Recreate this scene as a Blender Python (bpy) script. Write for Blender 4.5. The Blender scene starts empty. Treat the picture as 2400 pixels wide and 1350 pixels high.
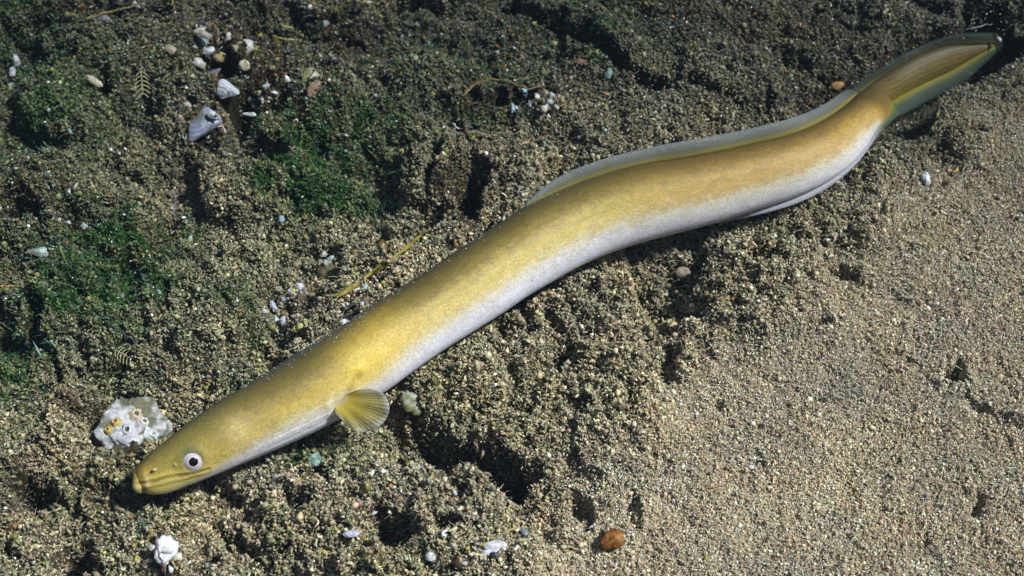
import bpy, math
import numpy as np
from mathutils import Vector

# ----------------------------------------------------------------- camera, light, exposure
SC = bpy.context.scene
COL = SC.collection
R = math.radians
PITCH, HFOV, DIST = R(52), R(42), 0.912
CP, SP = math.cos(PITCH), math.sin(PITCH)
CAM = np.array([0.0, -DIST * CP, DIST * SP])
RIGHT = np.array([1.0, 0, 0]); UP = np.array([0, SP, CP]); FWD = np.array([0, CP, -SP])
FX = 1200 / math.tan(HFOV / 2)

cd = bpy.data.cameras.new('camera')
cam = bpy.data.objects.new('camera', cd); COL.objects.link(cam)
cam.location = CAM; cam.rotation_euler = (math.pi / 2 - PITCH, 0, 0)
cd.sensor_fit = 'HORIZONTAL'; cd.angle = HFOV
cd.clip_start = 0.01; cd.clip_end = 500
cd.dof.use_dof = True; cd.dof.focus_distance = 0.86; cd.dof.aperture_fstop = 10.0
SC.camera = cam

SUN_TO = np.array([0.72, -0.05, 1.0]); SUN_TO = SUN_TO / np.linalg.norm(SUN_TO)
sd = bpy.data.lights.new('sun', 'SUN'); sd.energy = 4.6; sd.angle = R(4.0); sd.color = (1.0, 0.975, 0.955)
so = bpy.data.objects.new('sun', sd); COL.objects.link(so)
so.rotation_euler = Vector(SUN_TO).to_track_quat('Z', 'Y').to_euler(); so.location = SUN_TO * 3
W = bpy.data.worlds.new('World'); SC.world = W; W.use_nodes = True
wn = W.node_tree
sky = wn.nodes.new('ShaderNodeTexSky'); sky.sky_type = 'NISHITA'; sky.sun_disc = False
sky.sun_elevation = math.asin(SUN_TO[2]); sky.sun_rotation = math.atan2(SUN_TO[0], SUN_TO[1])
wn.links.new(sky.outputs[0], wn.nodes['Background'].inputs[0])
wn.nodes['Background'].inputs[1].default_value = 0.07
SC.view_settings.view_transform = 'Standard'; SC.view_settings.look = 'None'
SC.view_settings.gamma = 1; SC.view_settings.exposure = 3.4
HAZE_DENSITY = 1.25

# ----------------------------------------------------------------- helpers
rng = np.random.default_rng(7)

def nrm(v):
    v = np.asarray(v, float)
    return v / np.maximum(np.linalg.norm(v, axis=-1, keepdims=True), 1e-12)

def ray(px, py):
    px = np.asarray(px, float)[..., None]; py = np.asarray(py, float)[..., None]
    return (px - 1200) / FX * RIGHT - (py - 675) / FX * UP + FWD

def at(px, py, z=0.0):                      # ground survey: photo point -> point at height z
    d = ray(px, py)
    t = (np.asarray(z, float) - CAM[2]) / d[..., 2]
    return CAM + d * t[..., None]

def proj(p):                                # point -> photo point, depth
    q = np.asarray(p, float) - CAM
    w = q @ FWD
    return 1200 + FX * (q @ RIGHT) / w, 675 - FX * (q @ UP) / w, w

def _hash(xi, yi, seed):
    h = (xi * 374761393 + yi * 668265263 + seed * 974634773) & 0x7fffffff
    h = ((h ^ (h >> 13)) * 1274126177) & 0x7fffffff
    return (h ^ (h >> 16)) & 0xffff

def perlin(x, y, seed=0):
    x = np.asarray(x, float); y = np.asarray(y, float)
    xi = np.floor(x).astype(np.int64); yi = np.floor(y).astype(np.int64)
    fx = x - xi; fy = y - yi
    u = fx * fx * fx * (fx * (fx * 6 - 15) + 10); v = fy * fy * fy * (fy * (fy * 6 - 15) + 10)
    def g(dx, dy):
        a = _hash(xi + dx, yi + dy, seed) * (2 * math.pi / 65536)
        return np.cos(a) * (fx - dx) + np.sin(a) * (fy - dy)
    n0 = g(0, 0) * (1 - u) + g(1, 0) * u
    n1 = g(0, 1) * (1 - u) + g(1, 1) * u
    return (n0 * (1 - v) + n1 * v) * 1.5

def fbm(x, y, octs, seed=0, gain=0.5):
    t = 0; a = 1.0
    for k in range(octs):
        t = t + a * perlin(x, y, seed + 17 * k); x = x * 2.03; y = y * 2.03; a *= gain
    return t

def sstep(a, b, x):
    t = np.clip((x - a) / (b - a), 0, 1)
    return t * t * (3 - 2 * t)

def mesh_obj(name, V, F, mat, parent=None, col=None, attrs=None, smooth=True):
    V = np.ascontiguousarray(V, np.float32).reshape(-1, 3)
    me = bpy.data.meshes.new(name)
    if isinstance(F, np.ndarray):
        groups = [F]
    else:
        groups = [np.asarray(f) for f in F if len(f)]
    me.vertices.add(len(V)); me.vertices.foreach_set('co', V.ravel())
    idx = np.concatenate([g.ravel() for g in groups]).astype(np.int32)
    tot = np.concatenate([np.full(len(g), g.shape[1], np.int32) for g in groups])
    start = np.concatenate([[0], np.cumsum(tot)[:-1]]).astype(np.int32)
    me.loops.add(len(idx)); me.loops.foreach_set('vertex_index', idx)
    me.polygons.add(len(tot)); me.polygons.foreach_set('loop_start', start)
    me.polygons.foreach_set('use_smooth', np.full(len(tot), smooth, bool))
    if col is not None:
        c = np.ones((len(V), 4), np.float32); c[:, :3] = np.broadcast_to(np.asarray(col, np.float32), (len(V), 3))
        a = me.color_attributes.new('Col', 'FLOAT_COLOR', 'POINT'); a.data.foreach_set('color', c.ravel())
    for k, v in (attrs or {}).items():
        a = me.attributes.new(k, 'FLOAT', 'POINT'); a.data.foreach_set('value', np.ascontiguousarray(v, np.float32).ravel())
    me.update(calc_edges=True); me.validate()
    me.materials.append(mat)
    o = bpy.data.objects.new(name, me); COL.objects.link(o)
    if parent is not None:
        o.parent = parent
    return o

def tag(o, label=None, cat=None, group=None, kind=None):
    if label: o['label'] = label
    if cat: o['category'] = cat
    if group: o['group'] = group
    if kind: o['kind'] = kind
    return o

def grid_faces(nu, nv, wrap_v=False):
    i = np.arange(nu - 1)[:, None]
    j = np.arange(nv if wrap_v else nv - 1)[None, :]
    j2 = (j + 1) % nv
    a = i * nv + j; b = i * nv + j2; c = (i + 1) * nv + j2; d = (i + 1) * nv + j
    return np.stack([a, b, c, d], -1).reshape(-1, 4)

# ----------------------------------------------------------------- materials
def mat_attr(name, rough=0.6, spec=0.3, noise=(900, 0.35), bump=0.0, bump_scale=900, transl=0.0, coat=0.0):
    m = bpy.data.materials.new(name); m.use_nodes = True
    t = m.node_tree; L = t.links; N = t.nodes
    b = N['Principled BSDF']
    b.inputs['Roughness'].default_value = rough
    b.inputs['Specular IOR Level'].default_value = spec
    b.inputs['Coat Weight'].default_value = coat; b.inputs['Coat Roughness'].default_value = 0.15
    a = N.new('ShaderNodeAttribute'); a.attribute_name = 'Col'
    g = N.new('ShaderNodeNewGeometry')
    n = N.new('ShaderNodeTexNoise'); n.inputs['Scale'].default_value = noise[0]; n.inputs['Detail'].default_value = 4; n.inputs['Roughness'].default_value = 0.65
    L.new(g.outputs['Position'], n.inputs['Vector'])
    mr = N.new('ShaderNodeMapRange'); L.new(n.outputs['Fac'], mr.inputs['Value'])
    mr.inputs['From Min'].default_value = 0.3; mr.inputs['From Max'].default_value = 0.7
    mr.inputs['To Min'].default_value = 1 - noise[1]; mr.inputs['To Max'].default_value = 1 + noise[1]
    x = N.new('ShaderNodeVectorMath'); x.operation = 'SCALE'
    L.new(a.outputs['Color'], x.inputs[0]); L.new(mr.outputs[0], x.inputs['Scale'])
    L.new(x.outputs[0], b.inputs['Base Color'])
    if bump:
        n2 = N.new('ShaderNodeTexNoise'); n2.inputs['Scale'].default_value = bump_scale; n2.inputs['Detail'].default_value = 2
        L.new(g.outputs['Position'], n2.inputs['Vector'])
        bp = N.new('ShaderNodeBump'); bp.inputs['Strength'].default_value = bump; bp.inputs['Distance'].default_value = 0.0006
        L.new(n2.outputs['Fac'], bp.inputs['Height']); L.new(bp.outputs[0], b.inputs['Normal'])
    if transl:
        tr = N.new('ShaderNodeBsdfTranslucent'); L.new(x.outputs[0], tr.inputs['Color'])
        mx = N.new('ShaderNodeMixShader'); mx.inputs[0].default_value = transl
        L.new(b.outputs[0], mx.inputs[1]); L.new(tr.outputs[0], mx.inputs[2])
        L.new(mx.outputs[0], N['Material Output'].inputs['Surface'])
    return m

def mat_fin(name, freq, alpha, contrast):
    m = bpy.data.materials.new(name); m.use_nodes = True
    t = m.node_tree; L = t.links; N = t.nodes
    b = N['Principled BSDF']; b.inputs['Roughness'].default_value = 0.55; b.inputs['Specular IOR Level'].default_value = 0.18
    a = N.new('ShaderNodeAttribute'); a.attribute_name = 'Col'
    r = N.new('ShaderNodeAttribute'); r.attribute_name = 'ray'
    o = N.new('ShaderNodeAttribute'); o.attribute_name = 'opac'
    mu = N.new('ShaderNodeMath'); mu.operation = 'MULTIPLY'; L.new(r.outputs['Fac'], mu.inputs[0]); mu.inputs[1].default_value = freq
    s = N.new('ShaderNodeMath'); s.operation = 'SINE'; L.new(mu.outputs[0], s.inputs[0])
    mr = N.new('ShaderNodeMapRange'); L.new(s.outputs[0], mr.inputs['Value'])
    mr.inputs['From Min'].default_value = -0.9; mr.inputs['From Max'].default_value = 0.9
    mr.inputs['To Min'].default_value = 1 - contrast; mr.inputs['To Max'].default_value = 1 + contrast * 0.6
    x = N.new('ShaderNodeVectorMath'); x.operation = 'SCALE'
    L.new(a.outputs['Color'], x.inputs[0]); L.new(mr.outputs[0], x.inputs['Scale'])
    L.new(x.outputs[0], b.inputs['Base Color'])
    tl = N.new('ShaderNodeBsdfTranslucent'); L.new(x.outputs[0], tl.inputs['Color'])
    m1 = N.new('ShaderNodeMixShader'); m1.inputs[0].default_value = 0.3
    L.new(b.outputs[0], m1.inputs[1]); L.new(tl.outputs[0], m1.inputs[2])
    tp = N.new('ShaderNodeBsdfTransparent')
    m2 = N.new('ShaderNodeMixShader')
    oa = N.new('ShaderNodeMath'); oa.operation = 'MULTIPLY'; L.new(o.outputs['Fac'], oa.inputs[0]); oa.inputs[1].default_value = alpha
    L.new(oa.outputs[0], m2.inputs[0]); L.new(tp.outputs[0], m2.inputs[1]); L.new(m1.outputs[0], m2.inputs[2])
    L.new(m2.outputs[0], N['Material Output'].inputs['Surface'])
    return m

M_BED = mat_attr('silt', 0.85, 0.15, (700, 0.45), 0.8, 900)
M_GRAIN = mat_attr('sediment grains', 0.5, 0.35, (1200, 0.3))
M_FIBRE = mat_attr('detritus fibres', 0.5, 0.4, (400, 0.3))
M_ALGA = mat_attr('green algae', 0.4, 0.4, (500, 0.35), transl=0.3)
M_EEL = mat_attr('eel skin', 0.48, 0.22, (800, 0.28), 0.3, 1300)
M_EYE = mat_attr('eye', 0.12, 0.5, (500, 0.06))
M_SHELL = mat_attr('shell', 0.35, 0.45, (500, 0.22), 0.5, 700)
M_STONE = mat_attr('encrusted stone', 0.7, 0.3, (350, 0.4), 0.9, 600)
M_AMBER = mat_attr('amber stone', 0.5, 0.3, (300, 0.6), 0.9, 500, transl=0.12)
M_TWIG = mat_attr('plant stalk', 0.5, 0.35, (300, 0.35), 0.6, 500)
M_FIN = mat_fin('fin membrane', 2 * math.pi / 0.0018, 1.0, 0.3)
M_PEC = mat_fin('pectoral membrane', 2 * math.pi * 26, 1.0, 0.36)

# ----------------------------------------------------------------- eel shape (stations: back point, belly point, centre height)
ST = [((311, 1127), (311, 1139), 28), ((312.5, 1116), (316, 1151), 28), ((320, 1097), (336, 1158), 28), ((345, 1069), (379, 1160), 29),
      ((383, 1037), (430, 1144), 30), ((433, 995), (507, 1113), 32), ((500, 947), (590, 1077), 34), ((580, 900), (677, 1040), 36),
      ((657, 850), (760, 1002), 37), ((800, 763), (905, 918), 38), ((867, 717), (975, 867), 38), ((943, 670), (1050, 815), 38),
      ((1017, 623), (1122, 770), 38), ((1077, 583), (1190, 727), 38), ((1133, 547), (1240, 693), 38), ((1177, 517), (1287, 665), 38),
      ((1240, 478), (1337, 637), 38), ((1313, 445), (1400, 606), 38), ((1400, 412), (1475, 578), 39), ((1467, 393), (1538, 560), 40),
      ((1600, 370), (1655, 530), 41), ((1733, 343), (1788, 488), 43), ((1833, 320), (1890, 452), 44), ((1903, 294), (1962, 412), 44),
      ((1957, 264), (2012, 362), 42), ((1998, 233), (2040, 316), 42), ((2022, 212), (2060, 292), 37), ((2040, 198), (2070, 254), 10), ((2062, 183), (2092, 236), -6),
      ((2150, 133), (2200, 177), -11), ((2203, 119), (2252, 152), -10), ((2250, 112), (2280, 137), -9), ((2295, 107), (2309, 121), -7), ((2331, 104.5), (2333, 107.5), -6)]
U = np.array([s[0] for s in ST], float); Lw = np.array([s[1] for s in ST], float); Zc = np.array([s[2] for s in ST]) * 1e-3
Cp = (U + Lw) / 2
Cw = at(Cp[:, 0], Cp[:, 1], Zc)
Rw = np.linalg.norm(U - Lw, axis=1) / 2 * proj(Cw)[2] / FX
tk = np.concatenate([[0], np.cumsum(np.linalg.norm(np.diff(Cw, axis=0), axis=1))])

def hermite(tk, Y, t):
    Y = np.asarray(Y, float)
    if Y.ndim == 1: return hermite(tk, Y[:, None], t)[:, 0]
    d = np.diff(Y, axis=0) / np.diff(tk)[:, None]
    m = np.empty_like(Y); m[0] = d[0]; m[-1] = d[-1]
    h = np.diff(tk)[:, None]
    m[1:-1] = (d[:-1] * h[1:] + d[1:] * h[:-1]) / (h[1:] + h[:-1])
    i = np.clip(np.searchsorted(tk, t, side='right') - 1, 0, len(tk) - 2)
    hh = (tk[i + 1] - tk[i])[:, None]; u = ((t - tk[i])[:, None]) / hh
    return ((2 * u**3 - 3 * u**2 + 1) * Y[i] + (u**3 - 2 * u**2 + u) * hh * m[i]
            + (-2 * u**3 + 3 * u**2) * Y[i + 1] + (u**3 - u**2) * hh * m[i + 1])

SL = tk[-1]
ss = np.concatenate([np.linspace(0, 0.006, 14)[:-1], np.arange(0.006, 0.2, 0.001), np.arange(0.2, SL, 0.0025), [SL]])
st_of = np.interp(ss, tk, np.arange(len(tk)))           # station number along the body
C = hermite(tk, Cw, ss); RR = np.maximum(hermite(tk, Rw, ss), 0.0006)
T = nrm(np.gradient(C, ss, axis=0))
for _ in range(6):
    T[1:-1] = nrm(T[:-2] + 2 * T[1:-1] + T[2:])
TOC = nrm(CAM - C)
D0 = nrm(np.cross(TOC, T)); D0 *= np.sign(D0 @ UP)[:, None]
LEAN = R(15)
D = D0 * math.cos(LEAN) + TOC * math.sin(LEAN)
D = nrm(D - (D * T).sum(1, keepdims=True) * T)
T[-14:] = T[-15]
for _ in range(24):
    D[-14:] = D[-15]
    D[1:-1] = D[:-2] + 2 * D[1:-1] + D[2:]; D = nrm(D - (D * T).sum(1, keepdims=True) * T)
WV = np.cross(D, T); WV *= np.sign((WV * TOC).sum(1))[:, None]
NPH = 112
phi = (np.arange(NPH) / NPH) * 2 * math.pi - math.pi
lat = np.interp(st_of, [0, 3, 6, 9, 16, 21, 25, 28, 31, 32], [0.95, 0.86, 0.84, 0.9, 0.92, 0.85, 0.78, 0.55, 0.46, 0.5])
cph, sph = np.cos(phi), np.sin(phi)
BODY = C[:, None] + D[:, None] * (RR[:, None] * cph)[..., None] + WV[:, None] * ((RR * lat)[:, None] * sph)[..., None]
S2 = np.repeat(ss[:, None], NPH, 1); PH2 = np.repeat(phi[None], len(ss), 0); R2 = np.repeat(RR[:, None], NPH, 1)
NORM = nrm(D[:, None] * (cph * 1.0)[None, :, None] * lat[:, None, None] + WV[:, None] * sph[None, :, None])
_px, _py, _ = proj(BODY.reshape(-1, 3)); _px = _px.reshape(S2.shape); _py = _py.reshape(S2.shape)
VIS = (NORM * nrm(CAM - BODY)).sum(-1) > 0.05

def locate(x, y):
    d = (_px - x)**2 + (_py - y)**2 + np.where(VIS, 0, 1e9)
    i, j = np.unravel_index(np.argmin(d), d.shape)
    return ss[i], abs(phi[j]), RR[i], i, j

APH = np.abs(PH2)
def dist_line(pts):                                      # surface distance (m) to a line located on the visible flank
    q = [locate(*p) for p in pts]
    best = np.full(S2.shape, 9.0); along = np.zeros(S2.shape)
    for k in range(len(q) - 1):
        a = np.array([q[k][0], q[k][1]]); b = np.array([q[k + 1][0], q[k + 1][1]])
        rr = R2
        ax = (b[0] - a[0]); ay = (b[1] - a[1]) * rr
        vx = S2 - a[0]; vy = (APH - a[1]) * rr
        u = np.clip((vx * ax + vy * ay) / (ax * ax + ay * ay + 1e-12), 0, 1)
        d = np.hypot(vx - u * ax, vy - u * ay)
        sel = d < best
        best = np.where(sel, d, best)
        side = np.sign(ax * vy - ay * vx)
        along = np.where(sel, side, along)
    return best, along

def dist_pt(x, y):
    s, p, r, i, j = locate(x, y)
    return np.hypot(S2 - s, (APH - p) * R2)

depth_sc = proj(C)[2] / FX
def fin_h(keys): return np.interp(st_of, [k[0] for k in keys], [k[1] for k in keys]) * depth_sc
KT = len(ss) - 2
hd = fin_h([(15.6, 3), (16.0, 22), (16.3, 33), (17, 36), (19, 37), (20, 38), (22, 35), (24, 29), (26, 26), (28, 20), (29, 20), (30, 24), (31, 30), (32, 30), (33, 27)])
ha = fin_h([(20.1, 2), (20.6, 10), (21.2, 18), (22, 20), (23, 17), (24, 10), (25, 6), (25.8, 12), (26.6, 34), (28, 42), (29.5, 43), (31, 36), (32, 24), (33, 16)])

# ----------------------------------------------------------------- seabed height
HOLES = [(1080, 1045, 150, 42, 14, 42), (960, 1005, 75, 35, 20, 26), (1205, 1090, 60, 42, 0, 34), (340, 1180, 120, 34, 0, 16),
         (925, 1245, 70, 45, 20, 36), (1060, 1252, 55, 20, 0, 26), (90, 1165, 75, 30, 22, 28), (165, 1300, 50, 42, 35, 32), (30, 1310, 40, 25, 0, 18),
         (1365, 1190, 24, 48, 0, 22), (1215, 775, 58, 26, -12, 30), (1570, 835, 32, 58, 20, 28), (1460, 690, 50, 18, -15, 20),
         (1790, 632, 58, 36, 0, 32), (1975, 650, 38, 18, 0, 20), (2245, 880, 26, 26, 0, 24), (1775, 1090, 30, 10, 15, 14), (1920, 765, 32, 12, 0, 14),
         (2285, 310, 22, 18, 0, 16), (2310, 960, 60, 12, 40, 12), (1105, 450, 42, 75, 10, 42), (1020, 400, 18, 75, 5, 30), (800, 108, 80, 40, 0, 34),
         (300, 45, 120, 26, -8, 38), (250, 215, 18, 34, 0, 26), (565, 275, 45, 55, 0, 36), (520, 165, 85, 50, 30, 32), (660, 250, 42, 26, 0, 26),
         (55, 515, 70, 30, 10, 26), (185, 525, 50, 26, -8, 24), (1165, 208, 95, 16, -6, 28), (1065, 262, 16, 36, 0, 26), (2310, 38, 75, 42, 0, 46),
         (1800, 240, 34, 34, 0, 28), (620, 360, 60, 26, 10, 24), (440, 985, 22, 22, 0, 22), (70, 780, 14, 60, 0, 24), (410, 700, 12, 60, 0, 22),
         (1480, 930, 20, 22, 0, 14), (1230, 945, 28, 20, 0, 20), (640, 855, 26, 26, 0, 22), (860, 620, 60, 18, -28, 24), (890, 690, 50, 14, -30, 22),
         (1680, 945, 20, 12, 0, 10), (700, 1190, 40, 20, 0, 20), (560, 1270, 50, 22, 20, 24), (750, 1130, 30, 26, 0, 20), (1550, 690, 16, 18, 0, 10),
         (1340, 850, 14, 26, 20, 14), (960, 1130, 14, 12, 0, 10), (480, 1330, 40, 18, 0, 22), (2060, 1200, 22, 8, 0, 8), (2290, 1190, 26, 20, 0, 12),
         (1690, 660, 18, 14, 0, 12), (1905, 250, 20, 20, 0, 18), (1430, 40, 60, 12, 30, 18), (700, 480, 70, 14, -10, 20), (330, 420, 50, 14, 10, 20),
         (2200, 20, 60, 14, 30, 16), (120, 330, 40, 20, 0, 20), (190, 880, 40, 12, 20, 18), (930, 330, 60, 16, 20, 20), (1480, 1180, 14, 40, -8, 12)]
TRENCH = [([(1190, 0), (1300, 58), (1420, 130), (1500, 200), (1620, 212), (1700, 240), (1790, 272)], 17, 44),
          ([(1925, 0), (1960, 35), (2000, 62)], 17, 40), ([(80, 680), (95, 800), (150, 900)], 12, 26), ([(2030, 800), (2260, 940), (2390, 1010)], 14, 3.5),
          ([(560, 1330), (700, 1260), (820, 1240)], 10, 18), ([(1290, 740), (1330, 800), (1300, 860)], 9, 16), ([(1590, 600), (1540, 680), (1640, 740)], 9, 12)]

dx = 0.0009
xd = np.arange(-0.56, 0.56, dx); yd = np.arange(-0.34, 0.47, dx)
g = dx * 1.22 ** np.arange(1, 48)
go = np.cumsum(g)
X1 = np.concatenate([xd[0] - go[::-1], xd, xd[-1] + go]); Y1 = np.concatenate([yd[0] - go[::-1], yd, yd[-1] + go])
GX, GY = np.meshgrid(X1, Y1)
iy0, ix0 = len(go), len(go); NYD, NXD = len(yd), len(xd)
inner = (slice(iy0, iy0 + NYD), slice(ix0, ix0 + NXD))

def survey(x, y):
    p = np.stack([x, y, np.zeros_like(x)], -1)
    a, b, w = proj(p)
    return a, b

def sand_field(px, py, x, y):
    b = np.interp(py, [-200, 150, 300, 500, 700, 900, 1100, 1350, 1600], [2700, 2420, 2240, 2080, 1880, 1560, 1400, 1260, 1150])
    return sstep(-170, 170, px - b + 130 * perlin(x * 18, y * 18, 91))

xg, yg = GX[inner], GY[inner]
wx = xg + 0.006 * fbm(xg * 60, yg * 60, 3, 5); wy = yg + 0.006 * fbm(xg * 60, yg * 60, 3, 6)
pxw, pyw = survey(wx, wy)
SAND = sand_field(pxw, pyw, xg, yg)
H_all = 0.006 * fbm(GX * 5, GY * 5, 3, 11) * np.exp(-((np.hypot(GX, GY)) / 6)**2) + 0.05 * fbm(GX * 0.7, GY * 0.7, 2, 12) * sstep(0.8, 3, np.hypot(GX, GY))
H = H_all[inner].copy()
# clods: a union of many low rounded lumps
dome = np.full(H.shape, -0.011)
nclod = 1700
cx = rng.uniform(xd[0], xd[-1], nclod); cy = rng.uniform(yd[0], yd[-1], nclod)
cr = 0.007 + 0.024 * rng.random(nclod)**2.2
ch = cr * rng.uniform(0.35, 0.85, nclod); ce = rng.uniform(0.65, 1.4, nclod); ca = rng.uniform(0, math.pi, nclod)
for k in range(nclod):
    r = cr[k]; rm = r * 1.6
    j0 = max(0, int((cx[k] - rm - xd[0]) / dx)); j1 = min(NXD, int((cx[k] + rm - xd[0]) / dx) + 2)
    i0 = max(0, int((cy[k] - rm - yd[0]) / dx)); i1 = min(NYD, int((cy[k] + rm - yd[0]) / dx) + 2)
    if j1 <= j0 or i1 <= i0: continue
    ux = wx[i0:i1, j0:j1] - cx[k]; uy = wy[i0:i1, j0:j1] - cy[k]
    c_, s_ = math.cos(ca[k]), math.sin(ca[k])
    q = ((ux * c_ + uy * s_) * ce[k])**2 + ((-ux * s_ + uy * c_) / ce[k])**2
    z = ch[k] * np.sqrt(np.maximum(1 - q / r**2, 0)) - 0.004 - 0.007 * (q > r**2)
    np.maximum(dome[i0:i1, j0:j1], z, out=dome[i0:i1, j0:j1])
big = np.full(H.shape, -0.016)
for k in range(420):
    r = rng.uniform(0.018, 0.046); bx = rng.uniform(xd[0], xd[-1]); by = rng.uniform(yd[0], yd[-1]); hh = r * rng.uniform(0.35, 0.75); e = rng.uniform(0.7, 1.5); a = rng.uniform(0, math.pi)
    rm = r * 1.7
    j0 = max(0, int((bx - rm - xd[0]) / dx)); j1 = min(NXD, int((bx + rm - xd[0]) / dx) + 2)
    i0 = max(0, int((by - rm - yd[0]) / dx)); i1 = min(NYD, int((by + rm - yd[0]) / dx) + 2)
    if j1 <= j0 or i1 <= i0: continue
    ux = wx[i0:i1, j0:j1] - bx; uy = wy[i0:i1, j0:j1] - by; c_, s_ = math.cos(a), math.sin(a)
    q = ((ux * c_ + uy * s_) * e)**2 + ((-ux * s_ + uy * c_) / e)**2
    z = hh * np.maximum(1 - q / r**2, 0)**0.4 - 0.012 - 0.004 * (q > r**2)
    np.maximum(big[i0:i1, j0:j1], z, out=big[i0:i1, j0:j1])
ROUGH = 1 - SAND
SM = 1 - 0.6 * sstep(950, 1250, pxw) * sstep(430, 270, pyw)      # the smoother silted ledges beyond the eel
H += (np.clip(big, -0.016, 0.012) * ROUGH + 0.55 * dome * (1 - 0.75 * SAND)) * (0.4 + 0.6 * SM)
H += 0.0065 * fbm(xg * 38, yg * 38, 3, 21) * (1 - 0.72 * SAND) * SM
H += 0.0060 * fbm(xg * 105, yg * 105, 2, 31, 0.6) * (1 - 0.80 * SAND) * SM + (0.0009 + 0.0007 * SAND) * fbm(xg * 350, yg * 350, 2, 41)
for (px, py, rx, ry, rot, dep) in HOLES:
    if px > 1250 and max(rx, ry) < 62 and py > 300: dep *= 0.62
    c = at(px, py); sc = proj(c)[2] / FX
    ux = (wx - c[0]) / sc; uy = (wy - c[1]) / sc * SP         # survey units around the hollow
    a = R(-rot); c_, s_ = math.cos(a), math.sin(a)
    q = ((ux * c_ + uy * s_) / rx)**2 + ((-ux * s_ + uy * c_) / ry)**2
    H -= 1.25 * dep * 1e-3 * sstep(1.2, 0.5, np.sqrt(q))
for pts, wpx, dep in TRENCH:
    P = at(np.array([p[0] for p in pts]), np.array([p[1] for p in pts])); sc = proj(P[0])[2] / FX
    best = np.full(H.shape, 9.0)
    for k in range(len(P) - 1):
        a = P[k, :2]; b = P[k + 1, :2]; ab = b - a
        u = np.clip(((wx - a[0]) * ab[0] + (wy - a[1]) * ab[1]) / (ab @ ab), 0, 1)
        best = np.minimum(best, np.hypot(wx - a[0] - u * ab[0], wy - a[1] - u * ab[1]))
    H -= dep * 1e-3 * sstep(1.5, 0.4, best / (wpx * sc))
# the bed stays just below the eel
for k in range(0, len(ss), 6):
    rad = RR[k] * 1.7 + 0.004
    j0 = max(0, int((C[k, 0] - rad - xd[0]) / dx)); j1 = min(NXD, int((C[k, 0] + rad - xd[0]) / dx) + 2)
    i0 = max(0, int((C[k, 1] - rad - yd[0]) / dx)); i1 = min(NYD, int((C[k, 1] + rad - yd[0]) / dx) + 2)
    d = np.hypot(xg[i0:i1, j0:j1] - C[k, 0], yg[i0:i1, j0:j1] - C[k, 1])
    rr = RR[k] + (0.010 if st_of[k] > 20 else 0.0) + (0.008 if st_of[k] > 25.5 else 0)
    lim = C[k, 2] - rr - 0.004 + 0.012 * np.maximum(d / rad - 0.35, 0)**2 * 6 + np.where(d > rad, 1, 0)
    H[i0:i1, j0:j1] = np.minimum(H[i0:i1, j0:j1], lim)
for k in range(0, len(ss), 4):
    if st_of[k] < 20.5: continue
    L_ = RR[k] + ha[k]
    for q in (0.35, 0.7, 1.05):
        P = C[k] - D[k] * L_ * q + T[k] * ha[k] * 0.3 * q; rad = 0.024
        j0 = max(0, int((P[0] - rad - xd[0]) / dx)); j1 = min(NXD, int((P[0] + rad - xd[0]) / dx) + 2)
        i0 = max(0, int((P[1] - rad - yd[0]) / dx)); i1 = min(NYD, int((P[1] + rad - yd[0]) / dx) + 2)
        d = np.hypot(xg[i0:i1, j0:j1] - P[0], yg[i0:i1, j0:j1] - P[1])
        H[i0:i1, j0:j1] = np.minimum(H[i0:i1, j0:j1], P[2] - (0.022 if st_of[k] > 26 else 0.012) + 0.012 * (d / rad)**2 + np.where(d > rad, 1, 0))
edge = np.minimum(np.minimum(np.arange(NYD)[:, None], NYD - 1 - np.arange(NYD)[:, None]), np.minimum(np.arange(NXD)[None], NXD - 1 - np.arange(NXD)[None]))
fade = sstep(0, 40, edge)
H = H * fade + H_all[inner] * (1 - fade)
H_all[inner] = H

def bed(x, y):                                               # height of the bed, bilinear
    u = np.clip((np.asarray(x, float) - xd[0]) / dx, 0, NXD - 1.001); v = np.clip((np.asarray(y, float) - yd[0]) / dx, 0, NYD - 1.001)
    i = v.astype(int); j = u.astype(int); fu = u - j; fv = v - i
    return (H[i, j] * (1 - fu) + H[i, j + 1] * fu) * (1 - fv) + (H[i + 1, j] * (1 - fu) + H[i + 1, j + 1] * fu) * fv

# ----------------------------------------------------------------- colour of the bed: what grows where, plus painted light falloff
GREEN = [(90, 250, 240, 280, 0, .42), (260, 660, 300, 220, 0, .42), (760, 350, 260, 150, 0, .42), (1000, 150, 260, 90, 0, .3), (1350, 60, 200, 60, 0, .3), (260, 600, 170, 100, 0, 1), (330, 690, 130, 75, 0, 1), (150, 700, 110, 60, 0, .8), (760, 330, 130, 80, 0, .9), (690, 420, 110, 60, 0, 1), (890, 290, 90, 55, 0, .8),
         (60, 820, 70, 150, 0, .9), (80, 120, 130, 130, 0, .55), (60, 400, 90, 90, 0, .5), (560, 730, 90, 60, 0, .6), (1150, 255, 70, 36, 0, .5), (430, 530, 60, 40, 0, .7),
         (330, 900, 90, 40, 0, .45), (700, 1060, 80, 40, 0, .5), (560, 880, 70, 60, 0, .4), (1020, 150, 120, 50, 0, .35), (1380, 100, 90, 40, 30, .5), (820, 430, 60, 60, 0, .7),
         (200, 330, 90, 60, 0, .4), (2150, 300, 70, 40, 0, .3), (1820, 560, 40, 30, 0, .4)]
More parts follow.
